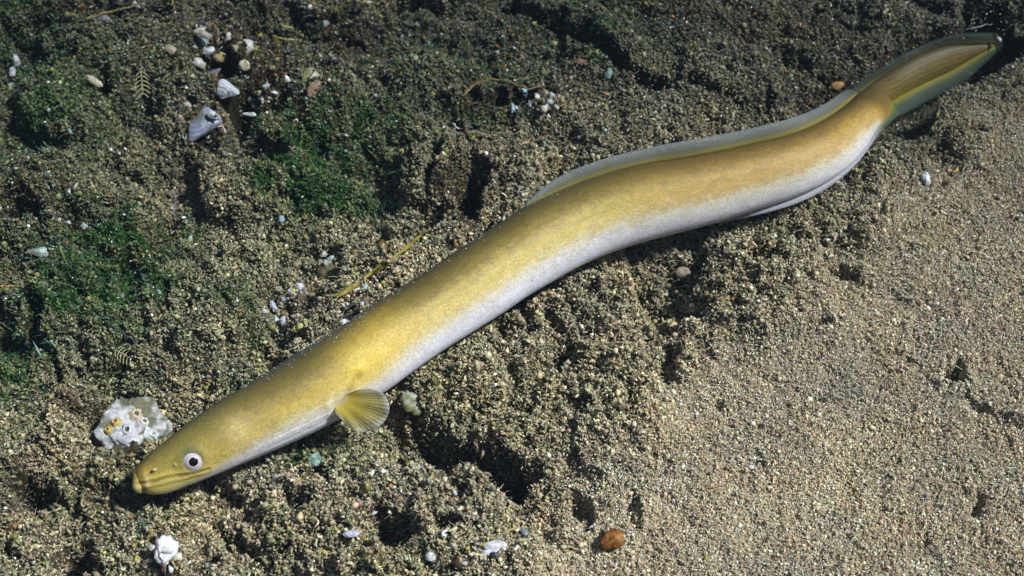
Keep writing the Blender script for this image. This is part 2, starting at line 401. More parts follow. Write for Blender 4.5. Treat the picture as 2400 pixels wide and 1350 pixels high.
BROWN = [(800, 110, 90, 60, 0, 1), (560, 130, 90, 90, 0, .8), (470, 330, 80, 60, 0, .6), (610, 230, 70, 60, 0, .9), (60, 1170, 80, 40, 0, .6), (250, 1180, 80, 40, 0, .5),
         (1105, 450, 60, 80, 0, .7), (710, 700, 60, 40, 0, .6), (1090, 1040, 120, 50, 0, .6), (250, 50, 120, 40, 0, .8), (1180, 215, 110, 30, 0, .6), (1960, 215, 60, 30, 0, .9),
         (1900, 60, 90, 50, 20, .5), (60, 500, 90, 50, 0, .6), (930, 1250, 70, 50, 0, .5), (1650, 60, 120, 50, 0, .3), (320, 1090, 60, 30, 0, .4), (220, 930, 50, 40, 0, .6)]

def blobs(lst, px, py):
    t = np.zeros_like(px)
    for (a, b, rx, ry, rot, w) in lst:
        c_, s_ = math.cos(R(-rot)), math.sin(R(-rot)); ux = px - a; uy = -(py - b)
        q = ((ux * c_ + uy * s_) / rx)**2 + ((-ux * s_ + uy * c_) / ry)**2
        t = np.maximum(t, w * np.exp(-q**1.3 * 0.7))
    return t

def cover(x, y):
    px, py = survey(x, y)
    n1 = perlin(x * 30, y * 30, 61); n2 = perlin(x * 75, y * 75, 62); n3 = fbm(x * 16, y * 16, 2, 63)
    px2 = px + 40 * n1 + 25 * n2; py2 = py + 40 * perlin(x * 30, y * 30, 64) + 25 * perlin(x * 75, y * 75, 65)
    S = sand_field(px2, py2, x, y)
    gr = np.clip(1.15 * blobs(GREEN, px2, py2) * (0.85 + 0.6 * n2) + 0.42 * np.maximum(n3, 0) * (1 - S) * sstep(1500, 700, px2), 0, 1)
    br = np.clip(1.15 * blobs(BROWN, px2, py2) * (0.9 + 0.5 * n2), 0, 1)
    top = np.maximum(sstep(600, 60, py2 - 0.06 * (px2 - 1200)) * (1 - 0.4 * S), 0.62 * sstep(520, 60, px2) * sstep(980, 700, py2))  # far and left bed dimmed: light falloff put into the colour
    floc = np.array([0.30, 0.255, 0.155]); sand = np.array([0.45, 0.365, 0.245]); turf = np.array([0.074, 0.075, 0.050])  # turf: dark growth with the light falloff painted into its tone
    green = np.array([0.024, 0.068, 0.012]); brown = np.array([0.050, 0.028, 0.012])
    c = floc * (1 - S)[..., None] + sand * S[..., None]
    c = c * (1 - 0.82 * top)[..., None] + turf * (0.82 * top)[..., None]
    c = c * (1 - gr)[..., None] + green * gr[..., None]
    c = c * (1 - br)[..., None] + brown * br[..., None]
    tint = 1 + 0.16 * np.stack([n3 + 0.3 * n1, n3 * 0.9 - 0.1 * n1, n3 * 0.6 - 0.5 * n1], -1)
    return np.clip(c * tint, 0.004, 1), S, gr, br, top

cbed, sbed = cover(GX.ravel(), GY.ravel())[:2]; cbed = cbed * (np.array([0.24, 0.23, 0.20]) + 0.42 * sbed[:, None])  # bed under the loose cover darkened: shade between flocs put into the colour
mud_shade = cbed
Vb = np.stack([GX, GY, H_all], -1).reshape(-1, 3)
bed_o = mesh_obj('seabed', Vb, grid_faces(len(Y1), len(X1)), M_BED, col=mud_shade)
tag(bed_o, 'lumpy silt covered sea bed with hollows and pale sand', kind='structure')

# ----------------------------------------------------------------- loose sediment grains (uncountable)
def ico():
    p = (1 + 5**0.5) / 2
    v = np.array([(-1, p, 0), (1, p, 0), (-1, -p, 0), (1, -p, 0), (0, -1, p), (0, 1, p), (0, -1, -p), (0, 1, -p), (p, 0, -1), (p, 0, 1), (-p, 0, -1), (-p, 0, 1)], float)
    f = np.array([(0, 11, 5), (0, 5, 1), (0, 1, 7), (0, 7, 10), (0, 10, 11), (1, 5, 9), (5, 11, 4), (11, 10, 2), (10, 7, 6), (7, 1, 8), (3, 9, 4), (3, 4, 2), (3, 2, 6), (3, 6, 8), (3, 8, 9), (4, 9, 5), (2, 4, 11), (6, 2, 10), (8, 6, 7), (9, 8, 1)])
    return nrm(v), f

def ico_sub(n):
    v, f = ico()
    for _ in range(n):
        e = {}; vl = list(v); nf = []
        def mid(a, b):
            k = (min(a, b), max(a, b))
            if k not in e:
                e[k] = len(vl); vl.append(nrm(vl[a] + vl[b]))
            return e[k]
        for a, b, c in f:
            ab, bc, ca_ = mid(a, b), mid(b, c), mid(c, a)
            nf += [(a, ab, ca_), (b, bc, ab), (c, ca_, bc), (ab, bc, ca_)]
        v = np.array(vl); f = np.array(nf)
    return v, f

def rand_rot(n):
    q = nrm(rng.normal(size=(n, 4)))
    w, x, y, z = q.T
    return np.stack([1 - 2 * (y * y + z * z), 2 * (x * y - z * w), 2 * (x * z + y * w), 2 * (x * y + z * w), 1 - 2 * (x * x + z * z), 2 * (y * z - x * w),
                     2 * (x * z - y * w), 2 * (y * z + x * w), 1 - 2 * (x * x + y * y)], -1).reshape(n, 3, 3)

KEEP = []; KEEP_ON = False
gy_, gx_ = np.gradient(H, dx)
AREA = np.minimum(np.sqrt(1 + gx_**2 + gy_**2), 5.0)
def scatter_xy(n, mx=1560, my=880):
    out = np.zeros((0, 2))
    while len(out) < n:
        x = rng.uniform(-0.54, 0.54, 3 * n); y = rng.uniform(-0.32, 0.45, 3 * n); ix = ((x - xd[0]) / dx).astype(int); iy = ((y - yd[0]) / dx).astype(int)
        px, py = survey(x, y)
        a = AREA[iy, ix] * (1 + 1.5 * SAND[iy, ix])
        k = (np.abs(px - 1200) < mx) & (np.abs(py - 675) < my) & (rng.random(3 * n) * 7 < a)
        if KEEP_ON:
            for a_, b_, r_ in KEEP:
                k &= (x - a_)**2 + (y - b_)**2 > r_ * r_
        out = np.vstack([out, np.stack([x[k], y[k]], -1)])
    return out[:n]

bv, bf = ico()
def blob_mesh(name, pos, rad, colr, mat, base, flat=0.55, jit=0.28):
    bv, bf = base
    n = len(pos)
    sc = rad[:, None, None] * rng.uniform(flat, 1.35, (n, 1, 3))
    v = bv[None] * rng.uniform(1 - jit, 1 + jit, (n, len(bv), 1)) * sc
    v = np.einsum('nij,nkj->nki', rand_rot(n), v) + pos[:, None]
    f = (bf[None] + (np.arange(n) * len(bv))[:, None, None]).reshape(-1, 3)
    return mesh_obj(name, v, f, mat, col=np.repeat(colr, len(bv), 0))
# ----------------------------------------------------------------- fine curled fibres and algae fuzz (uncountable)
def tubes(paths, radii, sides=3):                            # paths n,k,3 ; radii n,k
    n, k, _ = paths.shape
    t = nrm(np.gradient(paths, axis=1))
    ref = nrm(rng.normal(size=(n, 1, 3)))
    a = nrm(np.cross(t, ref)); b = np.cross(t, a)
    an = np.arange(sides) * 2 * math.pi / sides
    v = paths[:, :, None] + radii[:, :, None, None] * (a[:, :, None] * np.cos(an)[None, None, :, None] + b[:, :, None] * np.sin(an)[None, None, :, None])
    f0 = grid_faces(k, sides, True)
    f = (f0[None] + (np.arange(n) * k * sides)[:, None, None]).reshape(-1, 4)
    return v.reshape(-1, 3), f, k * sides

# ----------------------------------------------------------------- the eel
Pm = BODY.copy()
mouth, mside = dist_line([(322, 1136), (345, 1133), (365, 1127), (390, 1121), (430, 1113), (462, 1106), (488, 1100)])
lip2, _ = dist_line([(350, 1143), (390, 1137), (430, 1127), (470, 1114)])
disp = -0.0006 * np.exp(-(mouth / 0.0009)**2) + 0.0004 * np.exp(-((mouth - 0.0022) / 0.0014)**2) - 0.0002 * np.exp(-(lip2 / 0.0008)**2)
lipf, _ = dist_line([(340, 1114), (343, 1126), (346, 1138)])
disp += 0.0005 * np.exp(-(lipf / 0.0014)**2)
eyed = dist_pt(451, 1081)
disp += 0.0012 * np.exp(-((eyed - 0.006) / 0.0035)**2) - 0.0014 * np.exp(-(eyed / 0.0045)**2)
cheek = dist_pt(560, 1015); disp += 0.0012 * np.exp(-(cheek / 0.012)**2)
gill, _ = dist_line([(838, 882), (822, 915), (802, 945), (790, 958)])
disp += -0.0012 * np.exp(-(gill / 0.0016)**2) + 0.0010 * np.exp(-((gill - 0.0045) / 0.003)**2)
# pleated throat in front of the pectoral fin
th_s = [locate(*p_) for p_ in [(640, 1035), (700, 1005), (765, 975)]]
thr = np.exp(-((S2 - th_s[1][0]) / 0.026)**4) * sstep(1.75, 2.0, APH) * sstep(2.95, 2.6, APH)
disp += -0.0007 * thr * np.maximum(np.sin(APH * 46), 0)
disp *= sstep(0, 0.004, S2)
Pm += NORM * disp[..., None]

b = APH / math.pi
sto = np.repeat(st_of[:, None], NPH, 1)
off = np.interp(sto, [0, 3, 4, 5, 6, 7, 8, 9, 10, 12, 16, 19, 22, 24, 25, 26, 32], [.30, .30, .24, .16, .08, .045, .05, .05, .01, 0, 0, -.03, -.035, .01, .15, .4, .5])
nz = 0.020 * fbm(S2 * 55, APH * 3.0, 3, 71) + 0.030 * fbm(S2 * 260, APH * 9, 3, 73, 0.8)
bb = np.clip(b - off + nz, 0, 1)
KEY = [0, .05, .12, .22, .32, .40, .475, .54, .605, .68, .78, 1]
KC = np.array([(.060, .060, .050), (.070, .062, .030), (.080, .064, .022), (.118, .092, .027), (.205, .155, .042), (.345, .258, .060), (.415, .33, .125), (.46, .40, .24), (.52, .485, .40), (.60, .575, .575), (.65, .64, .675), (.61, .61, .66)])
colb = np.stack([np.interp(0.46 + (bb - 0.46) / np.interp(sto, [17, 21], [1, 1.35]) * 1.0, KEY, KC[:, k]) for k in range(3)], -1)
wh = sstep(0.50, 0.62, bb)[..., None]
back = sstep(17, 21, sto)[..., None] * (1 - wh)
colb = colb * (1 - back) + colb * np.array([0.90, 0.78, 0.80]) * back
headw = sstep(8.5, 4, sto)[..., None] * (1 - wh)
hc = np.stack([np.interp(b, [0, .15, .3, .5, .7, .85, 1], k) for k in ([.09, .13, .19, .28, .42, .58, .66], [.08, .112, .158, .230, .36, .53, .64], [.034, .035, .040, .056, .13, .34, .60])], -1)
colb = colb * (1 - headw) + hc * headw
def paint(d, r, c, w=1.0):
    global colb
    k = (w * np.exp(-(d / r)**2))[..., None]
    colb = colb * (1 - k) + np.array(c) * k
tailw = sstep(25, 27, sto)[..., None]
tc = np.stack([np.interp(b, [0, .15, .5, .75, .9, 1], k) for k in ([.040, .062, .125, .115, .23, .27], [.038, .054, .092, .084, .19, .23], [.022, .024, .034, .028, .028, .035])], -1)
tc = tc * (1 + 0.22 * fbm(S2 * 240, APH * 8, 3, 79, 0.8) + 0.16 * np.sin(APH * 17 + 1.2 * perlin(S2 * 60, APH * 2, 80)))[..., None]
colb = colb * (1 - tailw) + tc * tailw
paint(cheek, 0.010, (.55, .42, .24), .55)  # pale sheen of the cheek painted into the skin colour
paint(dist_pt(620, 985), 0.009, (.30, .22, .10), .35)
paint(dist_pt(500, 1060), 0.009, (.33, .24, .08), .4)
paint(mouth, 0.0009, (.17, .11, .03), .55)
paint(np.abs(mouth - 0.0026) + np.where(mside > 0, 0, 0.0), 0.0012, (.55, .43, .12), .35)
paint(lip2, 0.0008, (.34, .26, .07), .3)
paint(lipf, 0.0014, (.60, .50, .30), .7)
paint(dist_pt(322, 1143), 0.003, (.62, .52, .30), .6)
paint(dist_pt(342, 1104), 0.004, (.42, .29, .07), .6)
paint(dist_pt(330, 1128), 0.0035, (.40, .26, .05), .6)
paint(eyed, 0.0075, (.17, .15, .06), .8)
paint(np.hypot(dist_pt(444, 1062), 0), 0.0042, (.09, .11, .07), .85)
paint(gill, 0.0018, (.24, .16, .03), .7)
paint(dist_pt(797, 948), 0.0035, (.50, .40, .30), .8)
paint(dist_pt(850, 850), 0.016, (.58, .42, .06), .5)
paint(dist_pt(900, 790), 0.020, (.56, .40, .06), .35)
ll, _ = dist_line([(1000, 735), (1200, 600), (1400, 505), (1600, 440), (1800, 395)])
paint(ll, 0.0009, (.24, .18, .07), .5)
pl = (thr * np.maximum(np.sin(APH * 46), 0))[..., None] * 0.35
colb = colb * (1 - pl) + np.array([.40, .40, .34]) * pl
dk = sstep(0.55, 0.8, perlin(S2 * 900, APH * 24, 77)) * sstep(.45, .7, b) * 0.25
colb = np.clip(colb * (np.array([1.08, 1.04, 0.86]) * (1 - wh) + np.array([1.12, 1.12, 1.17]) * wh) * (1 + 0.10 * fbm(S2 * 110, APH * 4.5, 4, 78, 0.75))[..., None] * (1 - dk[..., None]), 0.01, 0.85)

nose = Pm[0].mean(0) - T[0] * RR[0] * 0.6; tailp = Pm[-1].mean(0)
Vall = np.vstack([Pm.reshape(-1, 3), nose, tailp]); nb = len(ss) * NPH
jj = np.arange(NPH); tri = np.concatenate([np.stack([np.full(NPH, nb), (jj + 1) % NPH, jj], -1), np.stack([np.full(NPH, nb + 1), nb - NPH + jj, nb - NPH + (jj + 1) % NPH], -1)])
eel = bpy.data.objects.new('eel', None); COL.objects.link(eel); eel.empty_display_size = 0.05
tag(eel, 'yellow brown eel with a white belly stretched out just above the silt', 'eel')
Ff = grid_faces(len(ss), NPH, True)
body = mesh_obj('body', Vall, [Ff, tri], M_EEL, eel, col=np.vstack([colb.reshape(-1, 3), colb[0].mean(0), colb[-1].mean(0)]))

# eye on the visible side: pale iris, gold ring, dark pupil
es, ep, er, ei, ej = locate(452, 1081)
en = nrm(NORM[ei, ej] * 0.75 + nrm(CAM - BODY[ei, ej]) * 0.45)
ER = 0.0071; ec = BODY[ei, ej] - en * ER * 0.60
e1 = nrm(np.cross(en, UP)); e2 = np.cross(en, e1)
def cap(rad, a0, a1, na, cols_fn, centre):
    al = np.linspace(a0, a1, na); be = np.arange(48) * 2 * math.pi / 48
    v = centre + rad * (en * np.cos(al)[:, None, None] + np.sin(al)[:, None, None] * (e1 * np.cos(be)[None, :, None] + e2 * np.sin(be)[None, :, None]))
    c = np.array([[cols_fn(a, q) for q in be] for a in al])
    return v.reshape(-1, 3), grid_faces(na, 48, True), c.reshape(-1, 3)
def iris(a, q):
    w = 0.06 * math.sin(q * 13) + 0.05 * math.sin(q * 29 + 1)
    t = a / 1.2
    keys = [0, .28, .32, .37, .44, .58, .76, .84, .93, 1.4]
    cs = [(.02, .02, .03), (.02, .02, .03), (.60, .42, .15), (.66, .52, .34), (.38, .34, .46), (.43, .40, .51), (.58, .54, .58), (.42, .37, .32), (.18, .15, .08), (.15, .12, .06)]
    return [np.interp(t, keys, [c[k] for c in cs]) * (1 + w * (0.3 < t < .8)) for k in range(3)]
v, f, c = cap(ER, 0.001, 1.75, 40, iris, ec)
eye = mesh_obj('eye', v, f, M_EYE, eel, col=c)
v, f, c = cap(ER * 1.012, 0.001, 0.38, 8, lambda a, q: (.004, .004, .006), ec)
mesh_obj('pupil', v, f, M_EYE, eye, col=c)

# two short nostril tubes on the snout
for (x_, y_, l_) in [(364, 1101, 0.0026), (410, 1088, 0.0012)]:
    s_, p_, r_, i_, j_ = locate(x_, y_)
    n_ = nrm(NORM[i_, j_] - 0.5 * T[i_]); o_ = BODY[i_, j_]
    a1 = nrm(np.cross(n_, UP)); a2 = np.cross(n_, a1); be = np.arange(12) * 2 * math.pi / 12
    prof = [(0.0012, -0.001), (0.0009, 0.4), (0.0007, 1.0), (0.0004, 1.0), (0.0003, 0.2), (0.0001, 0.2)]
    v = np.array([[o_ + n_ * (h * l_ if h > 0 else h) + r * (a1 * math.cos(q) + a2 * math.sin(q)) for q in be] for r, h in prof])
    mesh_obj('nostril', v, grid_faces(len(prof), 12, True), M_EEL, eel, col=(.38, .30, .13))

# long dorsal fin, tail fin and anal fin
def strip(name, base, edge, col_base, col_mid, col_edge, opac, s_coord, nv=6):
    if len(edge) > 100:                                     # an even free margin through the bend
        for _ in range(60): edge[1:-1] = (edge[:-2] + 2 * edge[1:-1] + edge[2:]) / 4
    u = np.linspace(0, 1, nv)
    bow = 0.0012 * np.sin(u * math.pi)
    V = base[:, None] * (1 - u)[None, :, None] + edge[:, None] * u[None, :, None] + bow[None, :, None] * TOC[:1][:, None]
    wob = 0.0010 * np.sin(s_coord * 95)[:, None] * u[None]
    V = V + wob[..., None] * nrm(np.array([0.2, -0.6, 0.8]))
    cb, cm, ce_ = [np.broadcast_to(np.asarray(q, float), (len(base), 3)) for q in (col_base, col_mid, col_edge)]
    k = u[None, :, None]
    cc = np.where(k < 0.42, cb[:, None] * (1 - k / 0.42) + cm[:, None] * k / 0.42, cm[:, None] * (1 - (k - 0.42) / 0.58) + ce_[:, None] * (k - 0.42) / 0.58)
    ray_ = s_coord[:, None] + 0.0009 * np.sin(s_coord * 310)[:, None] - 0.006 * u[None]
    op = np.broadcast_to(np.asarray(opac, float).reshape(-1, 1), (len(base), 1)) * np.interp(u, [0, .3, 1], [1, .92, .72])[None]
    o = mesh_obj(name, V, grid_faces(len(base), nv), M_FIN, eel, col=cc.reshape(-1, 3), attrs={'ray': ray_.ravel(), 'opac': op.ravel()})
    md = o.modifiers.new('thickness', 'SOLIDIFY'); md.thickness = 0.0005; md.offset = 0
    return o
yell = np.array([.46, .36, .05]); teal = np.array([.185, .195, .140]); grey = np.array([.26, .285, .285]); dteal = np.array([.045, .060, .045]); lil = np.array([.62, .62, .68])
k = np.where((st_of >= 15.6) & (np.arange(len(ss)) <= KT))[0]
tw = sstep(24, 28, st_of[k])[:, None]
strip('dorsal_fin', C[k] + D[k] * (RR[k] * 0.97)[:, None], C[k] + D[k] * (RR[k] + hd[k])[:, None] + T[k] * (hd[k] * 0.25)[:, None],
      yell * (1 - tw) + np.array([.22, .17, .04]) * tw, teal * (1 - tw) + dteal * 1.3 * tw, grey * (1 - tw) + dteal * tw, 0.82 - 0.17 * tw[:, 0], ss[k])
k = np.where((st_of >= 20.1) & (np.arange(len(ss)) <= KT))[0]
tw = sstep(24, 26, st_of[k])[:, None]
strip('anal_fin', C[k] - D[k] * (RR[k] * 0.97)[:, None], C[k] - D[k] * (RR[k] + ha[k])[:, None] + T[k] * (ha[k] * 0.3)[:, None] + TOC[k] * (ha[k] * 0.8)[:, None] * (1 - sstep(24, 27, st_of[k])[:, None]),
      lil * (1 - tw) + np.array([.50, .42, .05]) * tw, lil * (1 - tw) + np.array([.13, .175, .11]) * tw, lil * .8 * (1 - tw) + np.array([.10, .14, .12]) * tw, 0.72 - 0.05 * tw[:, 0], ss[k])
kt = KT; q = np.linspace(0, math.pi, 40)
hw = np.interp(q, [0, math.pi / 2, math.pi], [hd[kt] + RR[kt], 0.0062, ha[kt] + RR[kt]])
rt = RR[kt] * 0.97
ctr = C[kt]
tipb = ctr + D[kt] * (np.cos(q) * rt)[:, None] + T[kt] * (np.sin(q) * (SL - ss[kt]))[:, None]
tipe = ctr + D[kt] * (np.cos(q) * hw)[:, None] + T[kt] * (np.sin(q) * (SL - ss[kt] + 0.0062) + np.interp(q, [0, math.pi / 2, math.pi], [0.25 * hd[kt], 0, 0.3 * ha[kt]]))[:, None]
strip('tail_fin', tipb, tipe, (.22, .18, .05), dteal * 1.2, dteal * 1.1, 0.66 + 0 * q, q * 0.012)

# pectoral fin: a small fan of rays standing off the flank
pe = [(838, 913), (862, 911), (884, 915), (900, 925), (910, 940), (913, 958), (909, 975), (899, 990), (884, 1002), (866, 1010), (848, 1013), (830, 1007), (812, 994), (797, 980), (784, 964)]
pb = [(812, 930)] * 1
pe = np.array(pe, float); na = 90
tt = np.linspace(0, len(pe) - 1, na); E = hermite(np.arange(len(pe), dtype=float), pe, tt)
B0 = np.stack([np.interp(tt, [0, len(pe) - 1], [812, 786]), np.interp(tt, [0, len(pe) - 1], [926, 952])], -1)
s_, p_, r_, i_, j_ = locate(797, 948)
dB = proj(BODY[i_, j_])[2]
u = np.linspace(0, 1, 14)
PX = B0[:, None] * (1 - u)[None, :, None] + E[:, None] * u[None, :, None]
dep = dB + 0.0015 - 0.009 * u[None] * (1 - 0.4 * u[None]) + 0.0012 * np.sin(tt * 2.2)[:, None] * u[None]**2
V = CAM + ray(PX[..., 0], PX[..., 1]) * dep[..., None]
tq = tt[:, None] / (len(pe) - 1)
cc = np.stack([np.interp(u, [0, .15, .5, .85, 1], kk) for kk in ([.62, .55, .40, .34, .44], [.52, .43, .33, .30, .43], [.34, .06, .06, .13, .40])], -1)
op = np.interp(u, [0, .3, .8, 1], [1, .88, .58, .68])
pf = mesh_obj('pectoral_fin', V, grid_faces(na, 14), M_PEC, eel, col=np.broadcast_to(cc[None], V.shape).reshape(-1, 3),
              attrs={'ray': np.broadcast_to(tq, V.shape[:2]).ravel(), 'opac': np.broadcast_to(op[None], V.shape[:2]).ravel()})
md = pf.modifiers.new('thickness', 'SOLIDIFY'); md.thickness = 0.0004; md.offset = 0

# drifting specks, many of them over the back of the eel (uncountable)
i_ = rng.integers(np.searchsorted(st_of, 6.5), np.searchsorted(st_of, 18), 260); a_ = rng.uniform(R(-12), R(45), 260) * rng.random(260)**0.6
onb = C[i_] + D[i_] * (RR[i_] * np.cos(a_))[:, None] * 1.012 + WV[i_] * (RR[i_] * lat[i_] * np.sin(a_))[:, None] * 1.012
xy = scatter_xy(1900, 1300, 760); sp = np.stack([xy[:, 0], xy[:, 1], bed(xy[:, 0], xy[:, 1]) + rng.uniform(0.002, 0.02, 1900)], -1)
xl = rng.uniform(-20, 900, 1100); yl = rng.uniform(-10, 900, 1100); q_ = at(xl, yl); sp = np.vstack([sp, np.stack([q_[:, 0], q_[:, 1], bed(q_[:, 0], q_[:, 1]) + rng.uniform(.001, .010, 1100)], -1)])
tp_ = at(rng.uniform(2180, 2380, 40), rng.uniform(10, 90, 40), rng.uniform(0.01, 0.05, 40))
P_ = np.vstack([onb, sp, tp_]); rr_ = np.concatenate([rng.uniform(.00014, .00034, 260), rng.uniform(.0002, .00048, 3000), rng.uniform(.0003, .0006, 40)])
po = blob_mesh('suspended_particles', P_, rr_, np.full((len(P_), 3), 0.75) * rng.uniform(0.5, 1.05, (len(P_), 1)), M_SHELL, ico())
tag(po, 'tiny pale specks drifting in the water over the eel and silt', kind='stuff')

# ----------------------------------------------------------------- shells, stones and plant bits lying on the bed
def lump_noise(v, seed, k0=2.0, octs=3):
    r = np.random.default_rng(seed); t = 0; a = 1
    for o in range(octs):
        for _ in range(4):
            kd = nrm(r.normal(size=3)) * k0; t = t + a * np.sin(v @ kd + r.uniform(0, 6.3)) / 4
        k0 *= 2.1; a *= 0.55
    return t

def frame(px, py, tilt, rot, lift=0.0):
    c = at(px, py); c = at(px, py, float(bed(c[0], c[1]))); c = at(px, py, float(bed(c[0], c[1])) + lift)
    n = nrm(np.array([0, 0, 1.0]) * (1 - tilt) + nrm(CAM - c) * tilt)
    e1 = nrm(np.cross(UP, n)); e2 = np.cross(n, e1)
    a = R(rot); return c, e1 * math.cos(a) + e2 * math.sin(a), -e1 * math.sin(a) + e2 * math.cos(a), n, proj(c)[2] / FX

def place(o_name, Vl, F, mat, px, py, tilt, rot, lift, col, label, cat, group=None, smooth=True):
    c, e1, e2, n, sc = frame(px, py, tilt, rot, lift)
    V = c + Vl[:, :1] * e1 + Vl[:, 1:2] * e2 + Vl[:, 2:] * n
    KEEP.append((c[0], c[1], 0.40 * min(np.ptp(V[:, 0]), 1.2 * np.ptp(V[:, 1]))))
    o = mesh_obj(o_name, V - c, F, mat, col=col, smooth=smooth)
    o.location = c
    return tag(o, label, cat, group)

def shell(px, py, w, h, rot, c1, c2, label, dome=0.35, ridges=5, jag=0.12, tilt=0.75, lift=0.003, seed=1, name='shell_fragment', cat='shell', cut=None, group=None):
    r = np.random.default_rng(seed)
    sc = proj(at(px, py))[2] / FX
    nr, nt = 14, 56
    rho = np.linspace(0.02, 1, nr); t = np.arange(nt) * 2 * math.pi / nt
    ol = np.ones(nt)
    for k in range(2, 9):
        ol += 0.8 * jag * r.normal() / k**0.95 * np.sin(k * t + r.uniform(0, 6.3))
    if min(w, h) < 60 and name == 'shell_fragment':         # broken straight edges
        for _ in range(3):
            ol = np.minimum(ol, r.uniform(0.5, 0.85) / np.maximum(np.cos(t - r.uniform(0, 6.3)), 0.2))
    if cut is not None:                                     # a broken straight edge
        ol = np.minimum(ol, 0.45 / np.maximum(np.cos(t - R(cut)), 0.3))
    x = rho[:, None] * np.cos(t) * ol * w / 2 * sc; y = rho[:, None] * np.sin(t) * ol * h / 2 * sc
    hinge = np.array([-0.7, 0.25])
    dd = np.hypot(x / (w / 2 * sc) - hinge[0], y / (h / 2 * sc) - hinge[1])
    gr = np.sin(dd * ridges * 6)
    S_ = min(w, h) * sc / 2
    z = dome * S_ * (1 - rho[:, None]**2) + 0.03 * S_ * gr + 0.05 * S_ * lump_noise(np.stack([x / S_, y / S_, 0 * x], -1).reshape(-1, 3), seed, 3).reshape(x.shape)
    top = np.stack([x, y, z + 0 * x], -1); bot = top * np.array([0.97, 0.97, 1]) - np.array([0, 0, max(0.0006, 0.06 * S_)])
    V = np.vstack([top.reshape(-1, 3), bot.reshape(-1, 3)])
    f = grid_faces(nr, nt, True); nn = nr * nt
    rim = np.stack([nn - nt + jj_, nn - nt + (jj_ + 1) % nt, 2 * nn - nt + (jj_ + 1) % nt, 2 * nn - nt + jj_], -1) if False else None
    ja = np.arange(nt)
    rim = np.stack([nn - nt + ja, nn - nt + (ja + 1) % nt, 2 * nn - nt + (ja + 1) % nt, 2 * nn - nt + ja], -1)[:, ::-1]
    m = np.clip(0.5 + 0.35 * gr + 0.5 * lump_noise(top.reshape(-1, 3) / S_, seed + 3, 3).reshape(x.shape), 0, 1)[..., None]
    ct = np.array(c1) * m + np.array(c2) * (1 - m)
    dirt = (np.clip(0.2 + 1.3 * lump_noise(top.reshape(-1, 3) / S_, seed + 7, 4), 0, 1) * 0.7).reshape(x.shape)[..., None]
    ct = ct * (1 - dirt) + np.array([.13, .12, .065]) * dirt
    col = np.vstack([ct.reshape(-1, 3), ct.reshape(-1, 3) * 0.8])
    return place(name, V, [np.vstack([f[:, ::-1], f + nn, rim])], M_SHELL, px, py, tilt, rot, lift, np.clip(col, 0.01, 0.85), label, cat, group)

def stone(px, py, w, h, rot, c1, c2, label, thick=0.6, amp=0.22, tilt=0.5, lift=0.0, seed=1, name='pebble', cat='pebble', mat=None, facet=False, c3=None, sub=3, group=None):
    sc = proj(at(px, py))[2] / FX
    v, f = ico_sub(sub)
    n = lump_noise(v, seed, 2.2) + (0.30 * lump_noise(v, seed + 2, 9, 4) if sub > 4 else 0)
    vv = v * (1 + amp * n)[:, None]
    if facet:
        vv = vv / np.maximum(np.abs(vv).max(1, keepdims=True) ** 0.55, 0.5)
    vv = vv * np.array([w / 2, h / 2, min(w, h) / 2 * thick]) * sc
    m = np.clip(0.5 + (1.9 if sub > 4 else 0.9) * lump_noise(v, seed + 5, 6 if sub > 4 else 5), 0, 1)[:, None]
    col = np.array(c1) * m + np.array(c2) * (1 - m)
    if c3 is not None:
        k = np.clip(1.6 * lump_noise(v, seed + 9, 3.2), 0, 1)[:, None] * (v[:, 1:2] > -0.1)
        col = col * (1 - k) + np.array(c3) * k
    return place(name, vv, f, mat or M_STONE, px, py, tilt, rot, lift, np.clip(col, 0.01, 0.85), label, cat, group, smooth=not facet)

def stalk(pts, zs, r0, r1, c, label, name, cat, branches=(), mat=None):
    """pts: survey points, zs: height above bed in mm"""
    def tube(pts, zs, r0, r1, n=26):
        pw = []
        for (x, y), z in zip(pts, zs):
            c_ = at(x, y); zb = float(bed(c_[0], c_[1])); pw.append(at(x, y, max(zb, -0.008) + z * 1e-3))
        pw = np.array(pw); t = np.concatenate([[0], np.cumsum(np.linalg.norm(np.diff(pw, axis=0), axis=1))])
        q = np.linspace(0, t[-1], n); P_ = hermite(t, pw, q)
        P_ = P_ + 0.0005 * np.stack([np.sin(q * 900), np.cos(q * 700), np.sin(q * 500)], -1)
        rr = np.linspace(r0, r1, n) * 1e-3 * (1 + 0.25 * np.sin(q * 1300))
        v, f, _ = tubes(P_[None], rr[None], 7); return v, f
    Vs, Fs, o = [], [], 0
    for (p_, z_, a, b_) in [(pts, zs, r0, r1)] + list(branches):
        v, f = tube(p_, z_, a, b_); Vs.append(v); Fs.append(f + o); o += len(v)
    V = np.vstack(Vs); c0 = V[0].copy()
    cl = np.array(c) * (1 + 0.5 * lump_noise(V * 400, 5, 1.0))[:, None]
    ob = mesh_obj(name, V - c0, np.vstack(Fs), mat or M_TWIG, col=np.clip(cl, 0.01, 0.8)); ob.location = c0
    return tag(ob, label, cat)

WHT, BLU, GRY, CRM = (.60, .59, .60), (.32, .35, .44), (.27, .27, .28), (.40, .36, .26)
TEA, AMB, OLV, PNK = (.26, .34, .32), (.26, .115, .025), (.25, .22, .07), (.42, .33, .30)
